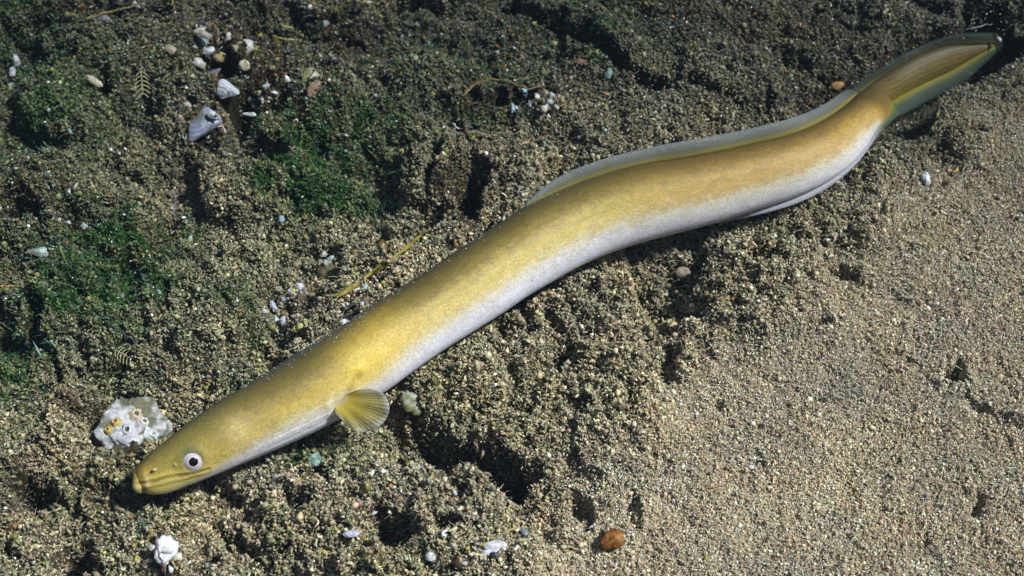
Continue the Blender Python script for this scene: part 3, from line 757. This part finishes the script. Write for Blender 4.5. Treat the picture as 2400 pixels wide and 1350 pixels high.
# cluster of broken shells, upper part of the bed
shell(532, 212, 46, 64, 62, WHT, BLU, 'bright white wedge shaped shell fragment in the dark hollow above the grey valve', .5, 3, .10, seed=3, lift=.012)
shell(480, 296, 66, 92, -30, (.20, .22, .30), (.32, .34, .42), 'largest grey blue shell valve leaning in the dark hollow', .45, 4, .14, seed=4, lift=.010, cut=-35)
shell(497, 268, 36, 18, -35, WHT, BLU, 'small white shell sliver lying across the top of the grey blue valve', .4, 3, .15, seed=5, lift=.020)
shell(475, 78, 46, 28, -20, BLU, CRM, 'bluish upper one of two stacked shells beside the twig debris', .5, 4, .10, seed=6, lift=.010)
shell(473, 96, 40, 36, -15, (.40, .48, .52), TEA, 'pale teal domed shell just below the bluish stacked shell', .7, 3, .08, seed=7, lift=.010)
shell(487, 120, 34, 20, 35, WHT, TEA, 'narrow white green shell splinter below the teal domed shell', .4, 3, .15, seed=8, lift=.012)
shell(465, 150, 34, 26, -20, WHT, CRM, 'white creamy shell chip at the lower end of the stacked shells', .5, 3, .18, seed=9, lift=.010)
shell(584, 112, 40, 40, 40, WHT, CRM, 'pointed white shell chip with ragged corners by the brown weed', .5, 3, .24, seed=10, lift=.012)
shell(534, 88, 14, 26, -15, WHT, CRM, 'slim white upright shell splinter between twig and ragged chip', .5, 2, .10, seed=11, lift=.012)
shell(550, 112, 26, 22, 10, CRM, OLV, 'small cream triangular shell chip beside the ragged white one', .5, 2, .2, seed=12, lift=.010, cut=200)
stone(572, 154, 26, 28, 0, (.55, .55, .50), OLV, 'round pale pebble with a shiny top under the ragged white chip', .9, .12, seed=13, lift=.008)
stone(513, 133, 32, 26, 20, (.30, .22, .03), PNK, 'yellow ochre pebble among the white shell chips', .8, .2, seed=14, lift=.008)
shell(505, 168, 34, 18, 20, (.20, .17, .26), (.10, .08, .12), 'dull purple mussel chip above the bright white wedge', .4, 4, .10, seed=15, lift=.006)
shell(445, 214, 16, 24, 10, TEA, WHT, 'tiny teal white shell chip left of the bright white wedge', .5, 2, .12, seed=16, lift=.004)
shell(592, 236, 24, 38, 5, (.20, .27, .24), (.12, .17, .14), 'dull green oval shell standing beside the bright white wedge', .5, 4, .08, seed=17, lift=.008)
shell(586, 268, 34, 11, 0, WHT, TEA, 'thin white shell edge lying under the dull green oval shell', .3, 2, .15, seed=18, lift=.006)
shell(438, 246, 24, 18, -40, (.52, .46, .50), CRM, 'pinkish shell chip above the grey blue valve on pale silt', .5, 2, .15, seed=19, lift=.004)
shell(780, 200, 40, 20, -15, (.40, .42, .40), (.55, .55, .56), 'pale worn shell beside a brown leaf on mossy silt', .5, 3, .14, seed=20)
shell(735, 208, 44, 24, 60, (.20, .12, .08), (.28, .18, .12), 'reddish brown leaf scrap beside the pale worn shell', .25, 5, .15, seed=21, name='leaf_scrap', cat='leaf', lift=.006)
shell(720, 175, 18, 36, -30, (.16, .17, .07), (.28, .26, .10), 'olive brown pointed leaf scrap above the reddish one', .25, 5, .10, seed=22, name='leaf_scrap', cat='leaf', lift=.006)
shell(403, 118, 38, 20, -35, (.24, .20, .14), (.34, .29, .20), 'tan leaf scrap left of the stacked shells', .25, 5, .10, seed=23, name='leaf_scrap', cat='leaf', lift=.006)
shell(240, 45, 46, 22, 15, (.07, .06, .08), (.14, .12, .14), 'dark purplish mussel shell under the overhanging weed', .5, 4, .08, seed=24, lift=.012)
shell(222, 190, 44, 16, -35, (.36, .26, .14), (.50, .46, .40), 'tan and grey leaf scrap at a small dark hollow', .3, 4, .12, seed=25, name='leaf_scrap', cat='leaf', lift=.010)
shell(320, 12, 26, 16, -50, WHT, BLU, 'white blue shell chip at the very top by the orange weed', .5, 3, .15, seed=26, lift=.004)
shell(36, 140, 16, 38, 20, WHT, BLU, 'white blue upright chip, the upper of a pair on green algae', .5, 2, .16, seed=27, lift=.006)
shell(28, 168, 22, 24, -10, WHT, BLU, 'white blue squat chip, the middle of the pair on green algae', .5, 2, .16, seed=28, lift=.006)
shell(27, 198, 18, 14, 0, TEA, WHT, 'small teal chip just below the white blue pair', .5, 2, .16, seed=29, lift=.004)
# upper middle
shell(910, 98, 40, 30, 30, (.36, .36, .42), (.46, .46, .50), 'pale lilac shell piece on mossy slope beside brown weed', .5, 3, .18, seed=31)
shell(1229, 213, 15, 24, 10, (.25, .42, .60), (.34, .50, .62), 'bright blue shell chip at the end of the arched hollow', .5, 2, .12, seed=32, lift=.010)
shell(1202, 256, 13, 30, 8, (.22, .34, .48), (.34, .42, .46), 'blue grey shell splinter inside the arched hollow', .5, 2, .12, seed=33, lift=.010)
shell(1280, 218, 18, 17, 40, CRM, OLV, 'cream square chip right of the bright blue chip', .5, 2, .14, seed=34, lift=.006)
stone(1275, 256, 17, 19, 0, WHT, CRM, 'whitest small pebble right of the arched hollow', .9, .15, seed=35, lift=.006, sub=2)
shell(1302, 250, 18, 15, -40, (.55, .48, .36), WHT, 'cup shaped cream chip beside the whitest small pebble', .8, 2, .12, seed=36, lift=.006)
shell(1284, 272, 10, 15, 25, CRM, WHT, 'slender cream chip under the whitest small pebble', .5, 2, .12, seed=37, lift=.006)
stone(1243, 246, 9, 26, 15, PNK, CRM, 'thin pinkish pebble sliver below the bright blue chip', .7, .15, seed=38, lift=.006, sub=2)
shell(1426, 172, 26, 28, -20, TEA, (.18, .26, .25), 'pale teal shell near the long dark crack', .5, 3, .15, seed=39, lift=.004)
stone(1363, 145, 34, 16, -10, (.16, .07, .04), (.22, .13, .09), 'reddish brown flat stone on the mossy slope below the crack', .5, .2, seed=40, lift=.003)
stone(1962, 200, 30, 22, 10, (.40, .24, .09), (.25, .13, .05), 'orange brown pebble by the dark hollow above the eel fin', .7, .25, seed=41, lift=.006)
shell(2342, 92, 16, 12, -30, (.50, .36, .10), WHT, 'tiny orange shell chip just beyond the tip of the tail', .5, 2, .15, seed=42, lift=.004)
shell(2172, 420, 26, 34, 20, WHT, (.60, .64, .70), 'sparkling white shell crumb on the sand below the tail', .5, 2, .28, seed=43, lift=.003)
shell(2240, 400, 20, 10, 45, (.50, .28, .05), (.60, .42, .12), 'small orange shell ring fragment near the sparkling white crumb', .5, 2, .16, seed=44, lift=.003)
# left
shell(177, 492, 20, 30, -30, (.50, .48, .72), WHT, 'violet white shell chip in the dark hollow at the algae edge', .5, 2, .14, seed=45, lift=.010)
shell(197, 528, 16, 20, 20, WHT, TEA, 'second smaller white chip under the violet white one', .5, 2, .14, seed=46, lift=.010)
shell(105, 764, 28, 14, -8, (.015, .022, .018), (.03, .04, .03), 'black triangular shell lying on pale silt by the algae', .3, 3, .12, seed=47, lift=.004, cut=90)
shell(90, 590, 46, 28, -10, TEA, (.22, .28, .26), 'flat pale teal shell flake among green algae', .3, 3, .2, seed=48, lift=.003)
shell(447, 562, 14, 26, -20, (.30, .45, .22), WHT, 'light green curled flake on the green algae', .4, 2, .12, seed=49, lift=.006)
stone(660, 513, 15, 18, 0, (.20, .40, .48), TEA, 'small turquoise pebble on silt beside a brown curl', .8, .15, seed=50, lift=.004, sub=2)
shell(165, 658, 62, 12, 5, (.30, .28, .14), (.22, .22, .10), 'long flat straw coloured leaf lying on green algae', .3, 5, .06, seed=51, name='leaf_scrap', cat='leaf', lift=.005)
# middle, above the eel
shell(759, 595, 17, 15, 10, WHT, CRM, 'squarish white chip at the top of a trio behind the eel', .5, 2, .12, seed=52, lift=.008)
shell(776, 606, 18, 14, 35, WHT, BLU, 'brightest white chip of the trio behind the eel', .5, 2, .12, seed=53, lift=.009)
shell(762, 618, 18, 20, 10, WHT, TEA, 'wedge shaped lower chip of the trio behind the eel', .5, 2, .16, seed=54, lift=.007, cut=200)
shell(703, 672, 34, 18, -28, WHT, (.50, .46, .54), 'white curved shell, upper of two leaning against each other', .7, 3, .10, seed=55, lift=.008)
shell(688, 688, 32, 20, -35, WHT, (.54, .52, .60), 'white curved shell, lower of two leaning against each other', .7, 3, .10, seed=56, lift=.009)
shell(668, 702, 26, 20, -10, (.55, .56, .60), BLU, 'bluish shell chip at the foot of the two white curved shells', .5, 2, .14, seed=57, lift=.006)
shell(640, 718, 34, 24, -40, (.60, .64, .76), BLU, 'triangular blue white shell tilted over a dark gap', .3, 3, .14, seed=58, lift=.010, cut=250)
shell(618, 728, 20, 20, 20, WHT, CRM, 'creamy chip left of the triangular blue white shell', .5, 2, .16, seed=59, lift=.006)
shell(644, 748, 22, 30, 15, (.55, .60, .64), TEA, 'grey flake under the triangular blue white shell', .4, 2, .16, seed=60, lift=.005)
shell(665, 752, 18, 26, 0, (.52, .54, .62), GRY, 'upright grey chip right of the grey flake', .4, 2, .16, seed=61, lift=.005)
shell(858, 707, 30, 18, -40, (.60, .64, .74), GRY, 'blue white triangular chip touching the upper edge of the eel', .3, 2, .14, seed=62, lift=.010, cut=60)
shell(893, 653, 30, 14, 15, (.34, .36, .46), GRY, 'slate blue shell chip between yellow stalk and eel', .4, 2, .12, seed=63, lift=.006)
stone(775, 640, 70, 44, -15, (.10, .09, .05), (.17, .15, .08), 'dark brown rounded cobble behind the white trio of chips', .7, .12, seed=64, name='cobble', cat='stone', lift=.002)
stone(888, 690, 14, 20, -20, (.40, .38, .06), OLV, 'yellow green pebble beside the back of the eel', .8, .15, seed=65, lift=.008, sub=2)
stone(856, 672, 12, 14, 0, (.45, .55, .58), TEA, 'glassy pale blue pebble on the yellow stalk', .8, .15, seed=66, lift=.010, sub=2)
# below the eel
stone(968, 945, 54, 50, 20, (.28, .30, .24), (.13, .13, .05), 'green and white encrusted pebble beside the pectoral fin', .7, .45, seed=67, lift=.006, c3=(.50, .52, .50))
stone(1437, 1263, 56, 50, 35, AMB, (.16, .06, .01), 'amber orange angular stone on pale silt', .6, .42, seed=68, lift=.006, mat=M_AMBER, sub=3)
stone(1150, 1290, 76, 40, 20, (.50, .50, .52), (.34, .33, .36), 'pale grey crusty stone under a curved yellow stem', .6, .3, seed=69, lift=.004, c3=(.60, .58, .62))
stone(960, 1175, 34, 26, 0, (.17, .12, .10), (.25, .19, .17), 'purplish brown pebble on floc under the pectoral hollow', .7, .15, seed=70, lift=.002)
shell(1232, 1250, 20, 34, 15, (.10, .14, .24), (.20, .26, .36), 'dark blue mussel chip near the curved yellow stem', .5, 3, .12, seed=71, lift=.004)
stone(826, 1250, 38, 16, 5, (.45, .45, .55), GRY, 'lilac grey stone chip left of the lower hollow', .5, .2, seed=72, lift=.004)
stone(1010, 1305, 24, 22, 0, WHT, GRY, 'small white pebble at the bottom edge by an orange crumb', .8, .15, seed=73, lift=.004, sub=2)
stone(1036, 1342, 26, 20, 0, (.50, .26, .10), (.62, .36, .18), 'orange crumb of sponge at the bottom edge', .7, .2, seed=74, lift=.004, sub=2)
stone(1760, 1095, 14, 12, 0, (.50, .48, .34), WHT, 'pale yellow pebble inside a small dark pit in the sand', .8, .12, seed=75, lift=.008, sub=2)
stone(645, 1118, 17, 17, 0, (.16, .16, .15), (.24, .24, .22), 'small round grey pebble below the throat of the eel', .8, .1, seed=76, lift=.004, sub=2)
stone(740, 1078, 40, 30, 0, (.26, .36, .32), (.10, .16, .11), 'pale green flake patch below the throat of the eel', .4, .3, seed=77, lift=.003)
stone(2055, 735, 12, 10, 0, WHT, CRM, 'lone bright white grain on the sand right of the hollows', .8, .12, seed=78, lift=.003, sub=2)
stone(1120, 855, 30, 20, 0, (.26, .20, .12), (.34, .26, .16), 'tan crumbly pebble in the hollow under the belly', .7, .3, seed=79, lift=.003)
stone(1415, 605, 60, 34, 10, (.34, .30, .20), OLV, 'olive silt lump under the belly with teal flecks', .5, .3, seed=80, lift=.0, c3=(.28, .42, .38))
stone(1600, 640, 40, 30, 0, (.20, .16, .12), (.28, .23, .16), 'brown round pebble half sunk in the silt under the anal fin', .7, .12, seed=81, lift=.003)

# big encrusted stone by the snout, with barnacles grown onto it
bs = stone(310, 1026, 144, 128, -20, (.40, .40, .40), (.12, .12, .07), 'large whitish encrusted stone with barnacles and an orange patch by the snout', .5, .5, .7, .004, 93, 'encrusted_stone', 'stone', None, False, (.36, .20, .05), 5)
br_ = bs.location; rgb_ = np.random.default_rng(3)
c, e1, e2, n_, sc = frame(308, 1028, .7, -20, .004)
vb = np.array([vv.co[:] for vv in bs.data.vertices])
def barnacle(a, b_, r, h, col):
    d2 = (vb @ e1 - a * sc)**2 + (vb @ e2 - b_ * sc)**2 - 1e-6 * (vb @ n_ > 0); d2 = np.where(vb @ n_ > 0, d2, 9)
    o_ = vb[np.argmin(d2)]; nn = nrm(o_ + n_ * 0.02 + 0.004 * rgb_.normal(size=3)); a1 = nrm(np.cross(nn, UP)); a2 = np.cross(nn, a1)
    m = 18; q = np.arange(m) * 2 * math.pi / m
    wob = 1 + 0.14 * np.sin(q * 6 + rgb_.uniform(0, 6)) + 0.08 * rgb_.normal(size=m)
    V = []
    for rr, hh in [(1.15, -0.15), (1.0, 0.05), (.75, .6), (.52, 1.0), (.40, .92), (.34, .3), (.02, .25)]:
        V.append(o_ + nn * hh * h * sc + (rr * r * sc * wob)[:, None] * (a1 * np.cos(q)[:, None] + a2 * np.sin(q)[:, None]))
    col = tuple(0.72 * q_ for q_ in col)
    cc = np.repeat(np.array([col, col, col, col, col, (.08, .07, .05), (.05, .05, .04)]), m, 0)
    mesh_obj('barnacle', np.vstack(V), grid_faces(7, m, True), M_SHELL, bs, col=cc)
for (a, b_, r, h, col) in [(-8, 50, 16, 13, (.72, .58, .40)), (14, 40, 13, 11, (.78, .74, .70)), (-44, 18, 12, 10, (.62, .44, .14)), (-52, -4, 10, 9, (.58, .40, .08)), (10, -18, 24, 16, WHT), (40, 14, 18, 14, (.70, .72, .74)),
                          (-12, 8, 16, 12, (.66, .66, .68)), (-6, -42, 17, 12, WHT), (48, -16, 13, 10, (.56, .56, .40)), (24, -46, 11, 9, (.6, .62, .56)), (34, -34, 8, 6, (.50, .48, .2))]:
    barnacle(a, b_, r, h, col)
# broken barnacle ring near the bottom edge
sc = proj(at(388, 1290))[2] / FX
m, q = 40, None
qq = np.arange(m) * 2 * math.pi / m; r5 = np.random.default_rng(5)
wob = 1 + 0.10 * np.sin(qq * 3 + 1) + 0.06 * r5.normal(size=m)
prof = [(1.0, -.2), (1.0, .1), (.92, .3), (.74, .5), (.48, .42), (.34, .2), (.30, -.2)]
V = np.array([[((r * 27 * w_ + (3 if r < .6 else 0)) * math.cos(a) * sc, (r * 33 * w_ - (9 if r < .6 else 0)) * math.sin(a) * sc - (8 * sc if r < .6 else 0), h * 20 * sc) for a, w_ in zip(qq, wob)] for r, h in prof]).reshape(-1, 3)
place('broken_barnacle', V, grid_faces(len(prof), m, True), M_SHELL, 388, 1288, .75, -12, .008, np.array([.58, .57, .57]) * np.ones((len(V), 3)), 'bright white broken barnacle ring beside a thin purple twig', 'barnacle')
stone(387, 1317, 17, 15, 0, WHT, CRM, 'round white bead of shell at the foot of the broken barnacle', .9, .06, seed=82, lift=.012, sub=2)
shell(358, 1285, 26, 16, -55, (.66, .60, .60), CRM, 'pinkish white shell sliver left of the broken barnacle', .5, 2, .12, seed=83, lift=.008)
shell(355, 1258, 20, 16, 20, (.36, .20, .06), OLV, 'orange brown leaf scrap above the broken barnacle', .4, 3, .12, seed=84, lift=.006, name='leaf_scrap', cat='leaf')
stalk([(366, 1240), (368, 1268), (372, 1300), (382, 1325), (388, 1345)], [7, 12, 14, 10, 4], 0.9, 0.5, (.22, .16, .20), 'thin purplish twig bent along the broken barnacle', 'twig', 'twig')

stalk([(735, 722), (800, 690), (860, 648), (925, 602), (990, 548)], [3, 6, 4, 7, 4], 1.9, 1.1, (.22, .18, .03), 'long yellow green stalk lying parallel to the back of the eel', 'plant_stalk', 'stalk',
      branches=[([(790, 695), (760, 690)], [9, 4], .8, .4), ([(905, 617), (895, 600)], [12, 8], .8, .3)])
stalk([(690, 775), (720, 755), (745, 742)], [8, 10, 6], 2.2, 1.4, (.38, .37, .14), 'short pale green stalk stub beside the back of the eel', 'plant_stalk', 'stalk')
stalk([(1130, 1280), (1160, 1262), (1185, 1246), (1212, 1236)], [3, 6, 6, 3], 0.9, 0.6, (.34, .30, .10), 'curved yellow stem over the pale grey crusty stone', 'plant_stalk', 'stalk')
stalk([(1035, 1270), (1060, 1262), (1085, 1258), (1096, 1245)], [12, 16, 16, 18], 0.8, 0.5, (.30, .30, .05), 'bent green sprig spanning the small lower hollow', 'plant_sprig', 'sprig', branches=[([(1042, 1268), (1034, 1252)], [13, 18], .5, .3), ([(1038, 1262), (1040, 1285)], [13, 8], .6, .3)])
stalk([(408, 512), (408, 488), (410, 465), (405, 440)], [2, 8, 14, 18], 0.6, 0.35, (.30, .24, .26), 'thin upright forked sprig on tan silt', 'plant_sprig', 'sprig', branches=[([(408, 478), (418, 455)], [10, 15], .4, .2), ([(409, 470), (398, 452)], [12, 17], .4, .2)])
stalk([(505, 270), (520, 292), (532, 318)], [18, 12, 6], 0.8, 0.6, (.36, .33, .22), 'straw coloured stem slanting from the grey blue valve', 'plant_stalk', 'stalk')
stalk([(488, 55), (505, 62), (512, 80), (508, 100)], [10, 14, 12, 6], 1.2, 0.8, (.28, .22, .12), 'knobbly tan twig beside the stacked shells', 'twig', 'twig')
stalk([(655, 58), (672, 62), (690, 66)], [8, 9, 7], 0.9, 0.5, (.55, .48, .12), 'upper of two short yellow straws by the brown weed', 'straw', 'straw')
stalk([(640, 86), (662, 90), (690, 95)], [8, 9, 7], 0.9, 0.5, (.50, .42, .10), 'lower of two short yellow straws by the brown weed', 'straw', 'straw')
stalk([(200, 46), (240, 32), (290, 20), (330, 8)], [22, 24, 22, 16], 1.2, 0.8, (.20, .16, .05), 'thin brown stalk overhanging the dark hollow at the top', 'plant_stalk', 'stalk')
stalk([(403, 2), (408, 18), (412, 32)], [10, 12, 8], 0.6, 0.4, (.36, .30, .12), 'pale straw splinter at the very top edge', 'straw', 'straw')
stalk([(0, 672), (25, 670), (52, 670)], [8, 10, 8], 0.7, 0.5, (.32, .20, .06), 'thin reddish stem at the edge of the green algae', 'plant_stalk', 'stalk')
stalk([(262, 765), (300, 788), (330, 815)], [4, 6, 3], 0.5, 0.35, (.07, .08, .10), 'thin dark hair like stem curving over pale silt', 'plant_stalk', 'stalk')
stalk([(1060, 290), (1068, 296), (1077, 302)], [8, 8, 7], 0.6, 0.6, (.42, .40, .38), 'tiny grey rod at the edge of the arched hollow', 'twig', 'twig')
stalk([(1085, 226), (1110, 200), (1150, 186), (1200, 195), (1240, 208), (1272, 200)], [9, 12, 14, 13, 10, 8], 1.0, 0.7, (.16, .11, .04), 'brown root arching over the dark slot in the mossy slope', 'root', 'root')
stalk([(2265, 70), (2295, 62), (2325, 55)], [3, 5, 3], 0.5, 0.3, (.30, .30, .30), 'pale hair in the black corner above the tail', 'fibre', 'fibre')
# small ribbed hydroids
def hydroid(px, py, w, h, rot, label, nr=6):
    sc = proj(at(px, py))[2] / FX; P_ = []
    for k in range(nr):
        yv = (k / (nr - 1) - .5) * h; ww = w * (0.6 + 0.4 * math.sin(math.pi * (k + .5) / nr)); xs = np.linspace(-.5, .5, 12) * ww
        P_.append(np.stack([xs, yv - 0.9 * h / nr * (xs / ww * 2)**2 * 1.2, 4 + 3 * np.cos(xs / ww * 3)], -1) * sc)
    P_.append(np.stack([np.zeros(12), np.linspace(-.55, .55, 12) * h, np.full(12, 6.0)], -1) * sc)
    v, f, _ = tubes(np.array(P_), np.full((nr + 1, 12), 1.3 * sc), 6)
    place('hydroid', v, f, M_TWIG, px, py, .6, rot, .005, np.array([.34, .31, .16]) * np.ones((len(v), 3)), label, 'hydroid')
hydroid(333, 196, 34, 52, 5, 'small ribbed fan shaped hydroid on olive silt left of the shell hollow')
hydroid(290, 832, 40, 40, 60, 'small ribbed hydroid lying on pale floc below the green algae')

# ----------------------------------------------------------------- loose cover, kept off the shells and stones
KEEP_ON = True
NG = 220000
xy = scatter_xy(NG); gx, gy = xy.T
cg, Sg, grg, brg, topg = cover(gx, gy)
rad = np.exp(rng.normal(0, 0.38, NG)) * (0.00080 * (1 - Sg) + 0.00050 * Sg)
rad = np.clip(rad, 0.0003, 0.0022)
tone = np.exp(rng.normal(0, 0.45, NG))[:, None] * (1 + 0.06 * rng.normal(size=(NG, 3)))
cg = cg * tone * 1.12
u = rng.random(NG)
def recol(sel, c, jit=0.25):
    cg[sel] = np.array(c) * np.exp(rng.normal(0, jit, (sel.sum(), 1)))
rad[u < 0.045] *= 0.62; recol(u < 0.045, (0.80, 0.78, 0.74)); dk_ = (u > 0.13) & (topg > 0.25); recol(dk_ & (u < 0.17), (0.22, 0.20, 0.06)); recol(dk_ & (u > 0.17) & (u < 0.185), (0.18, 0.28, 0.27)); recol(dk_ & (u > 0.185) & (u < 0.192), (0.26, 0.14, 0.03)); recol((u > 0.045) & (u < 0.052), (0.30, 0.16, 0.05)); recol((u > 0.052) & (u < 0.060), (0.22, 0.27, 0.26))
recol((u > 0.056) & (u < 0.085), (0.03, 0.03, 0.025)); recol((u > 0.085) & (u < 0.11), (0.22, 0.22, 0.04))
cg = np.clip(cg, 0.004, 0.8)
gz = np.where(u < 0.055, 0.0012, 0) + bed(gx, gy) + rad * rng.uniform(0.0, 1.2, NG) + rng.uniform(0, 1, NG)**1.5 * (0.0032 * (1 - Sg) + 0.0016 * Sg)
go_ = blob_mesh('sediment_grains', np.stack([gx, gy, gz], -1), rad, cg, M_GRAIN, ico())
tag(go_, 'loose beige and olive sediment grains covering the sea bed', kind='stuff')

NF = 20000
xy = scatter_xy(NF); fx_, fy_ = xy.T
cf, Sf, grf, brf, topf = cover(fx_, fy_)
keep = rng.random(NF) < (1 - 0.75 * Sf)
fx_, fy_, cf, grf, brf = fx_[keep], fy_[keep], cf[keep], grf[keep], brf[keep]; n = len(fx_)
K = 7
th = rng.uniform(0, 2 * math.pi, n); curl = rng.normal(0, 1.6, n); ln = rng.uniform(0.003, 0.0085, n); el = rng.uniform(0.05, 0.75, n)
path = np.zeros((n, K, 3)); p = np.stack([fx_, fy_, bed(fx_, fy_) + 0.0008], -1)
for k in range(K):
    path[:, k] = p
    a = th + curl * k / (K - 1); e = el * (1 - 1.6 * k / (K - 1))
    p = p + (ln / (K - 1))[:, None] * np.stack([np.cos(a) * np.cos(e), np.sin(a) * np.cos(e), np.sin(e)], -1)
rd = (rng.uniform(0.00016, 0.00034, n)[:, None]) * np.linspace(1, 0.55, K)[None]
v, f, m_ = tubes(path, rd)
fc = np.clip(cf * np.exp(rng.normal(0.25, 0.35, (n, 1))) * (1 + 0.06 * rng.normal(size=(n, 3))), 0.004, 0.7)
fo = mesh_obj('detritus_fibres', v, f, M_FIBRE, col=np.repeat(fc, m_, 0))
tag(fo, 'fine curled fibres of detritus lying over the sediment', kind='stuff')

DB = [(560, 150, 130, 110, 260), (500, 300, 90, 70, 140), (640, 230, 60, 50, 70), (800, 200, 70, 40, 60), (1280, 245, 60, 45, 110), (690, 700, 70, 60, 150), (860, 640, 120, 50, 120), (840, 710, 60, 40, 90),
      (280, 40, 90, 40, 60), (120, 500, 110, 40, 70), (780, 110, 70, 50, 60), (960, 1220, 120, 60, 70), (380, 1290, 70, 40, 60), (1090, 1290, 90, 40, 90), (1110, 460, 60, 70, 50), (900, 100, 40, 30, 30), (1180, 220, 90, 40, 40), (1800, 620, 70, 40, 12)]
pd = []
for a, b_, rx, ry, m in DB:                                 # little chips and scraps caught in the hollows
    pd.append(np.stack([a + rx * rng.normal(0, 0.55, m), b_ + ry * rng.normal(0, 0.55, m)], -1))
pd = np.vstack(pd); P_ = at(pd[:, 0], pd[:, 1]); P_[:, 2] = bed(P_[:, 0], P_[:, 1]) + 0.001
P_ = at(pd[:, 0], pd[:, 1], P_[:, 2]); P_[:, 2] = bed(P_[:, 0], P_[:, 1]) + rng.uniform(0.0015, 0.004, len(P_))
pal = np.array([(.07, .04, .02), (.13, .08, .03), (.22, .15, .05), (.60, .58, .56), (.40, .38, .30), (.26, .30, .30), (.30, .27, .06), (.20, .12, .10), (.05, .04, .05)])
dc = pal[rng.choice(len(pal), len(P_), p=[.2, .15, .12, .12, .13, .07, .08, .08, .05])] * np.exp(rng.normal(0, .25, (len(P_), 1)))
db_ = blob_mesh('debris', P_, np.exp(rng.normal(0, .35, len(P_))) * 0.0017, np.clip(dc, .004, .8), M_SHELL, ico(), 0.12, 0.6)
tag(db_, 'crumbs of shell and dead leaf caught in the hollows', kind='stuff')

NS = 620000                                                # soft stubby curls that make the fluffy crust
xy = scatter_xy(NS); fx_, fy_ = xy.T
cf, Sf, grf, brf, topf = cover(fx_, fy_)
n = NS; K = 5
sz = 0.84 * (1 - Sf) * np.exp(rng.normal(0, 0.28, n)) + Sf * 0.53 * np.exp(rng.normal(0, 0.2, n))
th = rng.uniform(0, 2 * math.pi, n); curl = rng.normal(0, 2.0, n); ln = 0.0026 * sz * rng.uniform(0.5, 1.5, n); el = rng.uniform(0.1, 1.5, n); fall = rng.uniform(0.2, 2.2, n)
path = np.zeros((n, K, 3)); p = np.stack([fx_, fy_, bed(fx_, fy_) + rng.random(n)**2 * 0.0022 * sz], -1)
for k in range(K):
    path[:, k] = p
    a = th + curl * k / (K - 1); e = el - fall * k / (K - 1)
    p = p + (ln / (K - 1))[:, None] * np.stack([np.cos(a) * np.cos(e), np.sin(a) * np.cos(e), np.sin(e)], -1)
rd = (0.00050 * sz * rng.uniform(0.6, 1.4, n))[:, None] * np.array([0.8, 1.1, 0.95, 1.05, 0.35]) * rng.uniform(0.7, 1.35, (n, K))
v, f, m_ = tubes(path, rd, 4)
fc = np.clip(cf * 1.12 * np.exp(rng.normal(0, 1, (n, 1)) * (0.34 + 0.07 * Sf[:, None])) * (1 + 0.05 * rng.normal(size=(n, 3))), 0.004, 0.7)
co_ = mesh_obj('sediment_floc', v, f, M_GRAIN, col=np.repeat(fc, m_, 0))
tag(co_, 'soft crust of stubby curled silt flocs over the whole sea bed', kind='stuff')

NA = 110000
xy = scatter_xy(NA); ax_, ay_ = xy.T
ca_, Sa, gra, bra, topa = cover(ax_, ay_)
keep = rng.random(NA) < np.clip(gra**1.3 * 1.5, 0, 1)
ax_, ay_, gra = ax_[keep], ay_[keep], gra[keep]; n = len(ax_)
K = 4
th = rng.uniform(0, 2 * math.pi, n); ln = rng.uniform(0.003, 0.0095, n) * np.exp(rng.normal(0, .2, n)); el = rng.uniform(0.6, 1.5, n); bend = rng.uniform(0.2, 1.4, n)
wd = rng.uniform(0.0005, 0.0013, n)
p = np.stack([ax_, ay_, bed(ax_, ay_)], -1); V = np.zeros((n, K, 2, 3))
side = np.stack([-np.sin(th), np.cos(th), 0.4 * rng.normal(size=n)], -1)
for k in range(K):
    w_ = wd * [0.7, 1.0, 0.85, 0.2][k]
    V[:, k, 0] = p + side * w_[:, None] / 2; V[:, k, 1] = p - side * w_[:, None] / 2
    e = el - bend * k / (K - 1)
    p = p + (ln / (K - 1))[:, None] * np.stack([np.cos(th) * np.cos(e), np.sin(th) * np.cos(e), np.sin(e)], -1)
f0 = grid_faces(K, 2); f = (f0[None] + (np.arange(n) * K * 2)[:, None, None]).reshape(-1, 4)
ac = np.array([0.022, 0.070, 0.023]) * np.exp(rng.normal(0, 0.45, (n, 1))) * (1 + 0.25 * rng.normal(size=(n, 3)) * np.array([1, .3, .8]))
sel = rng.random(n) < 0.12; ac[sel] = np.array([0.16, 0.19, 0.04]); sel = rng.random(n) < 0.06; ac[sel] = np.array([0.10, 0.22, 0.17])
ao = mesh_obj('algae_turf', V, f, M_ALGA, col=np.repeat(np.clip(ac, 0.004, 0.5), K * 2, 0))
tag(ao, 'low fuzzy green algae turf growing in patches on the silt', kind='stuff')

# ----------------------------------------------------------------- the water
if HAZE_DENSITY > 0:
    hv = np.array([(x, y, z) for x in (-60, 60) for y in (-60, 60) for z in (-1.3, 0.80)], float)
    hf = np.array([(0, 1, 3, 2), (4, 6, 7, 5), (0, 4, 5, 1), (2, 3, 7, 6), (0, 2, 6, 4), (1, 5, 7, 3)])
    hm = bpy.data.materials.new('water'); hm.use_nodes = True; t = hm.node_tree
    t.nodes.remove(t.nodes['Principled BSDF'])
    pv = t.nodes.new('ShaderNodeVolumePrincipled'); pv.inputs['Density'].default_value = HAZE_DENSITY
    pv.inputs['Color'].default_value = (0.002, 0.003, 0.004, 1); pv.inputs['Absorption Color'].default_value = (0.0, 0.0010, 0.0020, 1)
    t.links.new(pv.outputs[0], t.nodes['Material Output'].inputs['Volume'])
    tag(mesh_obj('haze', hv, hf, hm, smooth=False), 'clear sea water around the eel', kind='stuff')
